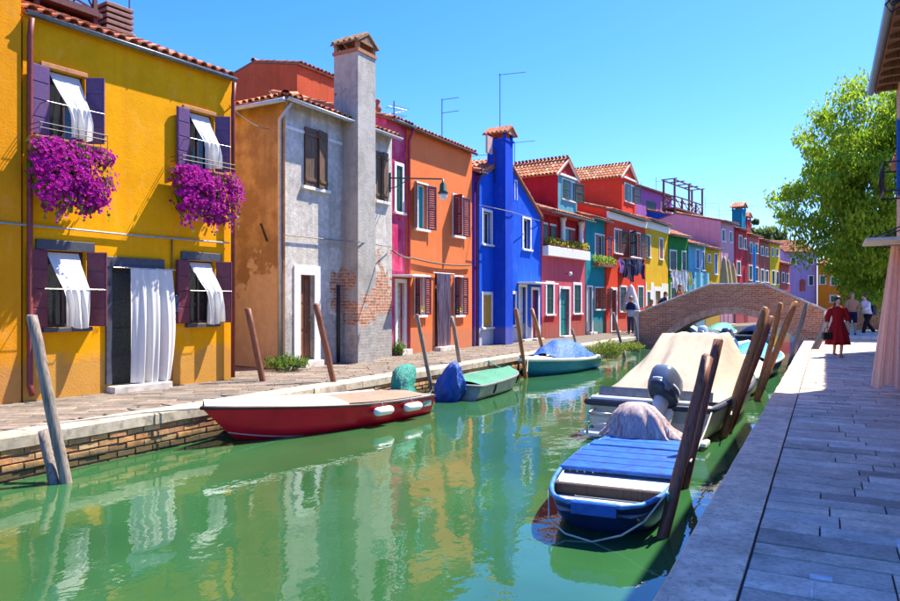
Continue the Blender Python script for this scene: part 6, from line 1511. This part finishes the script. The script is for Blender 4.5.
# man in white shirt, striding left with dark bag
pm_ = gnd(868, 338); arms = [((.22, -.14, 1.16), (.20, -.36, 1.10)), ((-.22, .10, 1.15), (-.24, .0, .92))]; legs = [((.09, -.22, .53), (.09, -.34, .12)), ((-.09, .08, .50), (-.09, .42, .16))]
t, a_, l_ = person('man in a white shirt and black trousers striding past the tree', (pm_.x, pm_.y, .1), YAW - R(75), 1.05, arms=arms, legs=legs, lean=(0, -.28), hair=(.05, .03, .02), hairlen=.02)
top_cloth(t, 1.05, cloth('white linen shirt', (.70, .68, .74), .1), .92, (0, -.28), arms, 2); trousers(t, 1.05, cloth('black trousers cloth', (.012, .012, .014), 0), legs); shoes(t, 1.05, simple('grey trainers', (.35, .35, .4), .6), legs)
w = Matrix.Rotation(YAW - R(75), 4, 'Z') @ Vector((0, .16, 1.02)); bp = thing('rucksack', 'dark rucksack on the back of the man in white', 'rucksack', (pm_.x + w.x, pm_.y + w.y, w.z), YAW - R(75)); MB().cbox(-.15, .15, -.02, .16, 0, .42, .05).build('body', simple('navy nylon', (.012, .014, .03), .6), bp); MB().cbox(-.11, .11, .16, .2, .05, .22, .03).build('pocket', simple('navy nylon', (.012, .014, .03)), bp)
# person in peach top
pp_ = gnd(852, 337); arms = [((.24, .03, 1.13), (.20, -.14, .95)), ((-.24, -.04, 1.14), (-.12, -.24, 1.06))]; legs = [((.10, -.06, .50), (.11, .0, .09)), ((-.10, .04, .50), (-.11, .12, .09))]
t, a_, l_ = person('person in a peach top and navy shorts walking behind the woman in red', (pp_.x, pp_.y, .1), YAW - R(20), 1.1, arms=arms, legs=legs, hair=(.30, .16, .06), hairlen=.16)
top_cloth(t, 1.1, cloth('peach top', (.62, .30, .16), .1), .95, (0, 0), arms, 1); trousers(t, 1.1, cloth('navy shorts', (.012, .02, .06), 0), legs, .5, 'shorts'); shoes(t, 1.1, simple('dark shoe', (.05, .05, .06), .6), legs)
# figures on the left bank
q = gnd(631, 334); arms = [((.26, -.06, 1.16), (.10, -.26, 1.14)), ((-.26, .0, 1.14), (-.22, -.20, 1.02))]; legs = [((.10, -.10, .50), (.10, -.04, .09)), ((-.10, .06, .50), (-.10, .20, .12))]
t, a_, l_ = person('person in pale blue shirt with navy jacket round the shoulders by the bridge foot', (q.x, q.y, 0), YAW + R(160), 1.08, arms=arms, legs=legs, hair=(.32, .17, .07), hairlen=.02)
top_cloth(t, 1.08, cloth('pale blue shirt', (.30, .42, .62), .1), .80, (0, 0), arms, 2); trousers(t, 1.08, cloth('slate jeans', (.05, .06, .10), 0), legs); shoes(t, 1.08, simple('dark shoe', (.05, .05, .06)), legs)
m = MB(); m.ring([ell(0, .0, z * 1.08, rx, ry, 24, .02) for z, rx, ry in ((1.12, .235, .185), (1.25, .24, .18), (1.38, .23, .16), (1.47, .12, .11))], False); m.build('jacket', cloth('navy jacket', (.012, .02, .06), 0), t, True)
for i, (x, y, lab, col, hr, ln) in enumerate(((-6.95, 34.1, 'person in a navy jacket bending as they climb the bridge', (.012, .02, .07), (.10, .05, .02), (0, -.5)), (-6.1, 34.4, 'person in a rust shirt following up the bridge steps', (.40, .13, .06), (.16, .08, .03), (0, -.1)), (-7.7, 35.8, 'person in an orange top standing behind the bridge pillar', (.60, .20, .06), (.25, .13, .05), (0, 0)))):
    arms = [((.25, -.05, 1.15), (.20, -.22, 1.0)), ((-.25, .02, 1.15), (-.22, -.16, .95))]; legs = [((.10, -.12, .52), (.10, -.10, .12)), ((-.10, .04, .50), (-.10, .14, .11))]
    dz_ = max(0, par(x) - 1.1) if i < 2 else .0
    t, a_, l_ = person(lab, (x, y, dz_), R(75 if i < 2 else 200), 1.0, arms=arms, legs=legs, lean=ln, hair=hr, hairlen=.12)
    top_cloth(t, 1.0, cloth('top cloth %d' % i, col, .05), .9, ln, arms, 2); trousers(t, 1.0, cloth('trousers %d' % i, (.03, .035, .06), 0), legs); shoes(t, 1.0, simple('dark shoe', (.05, .05, .06)), legs)
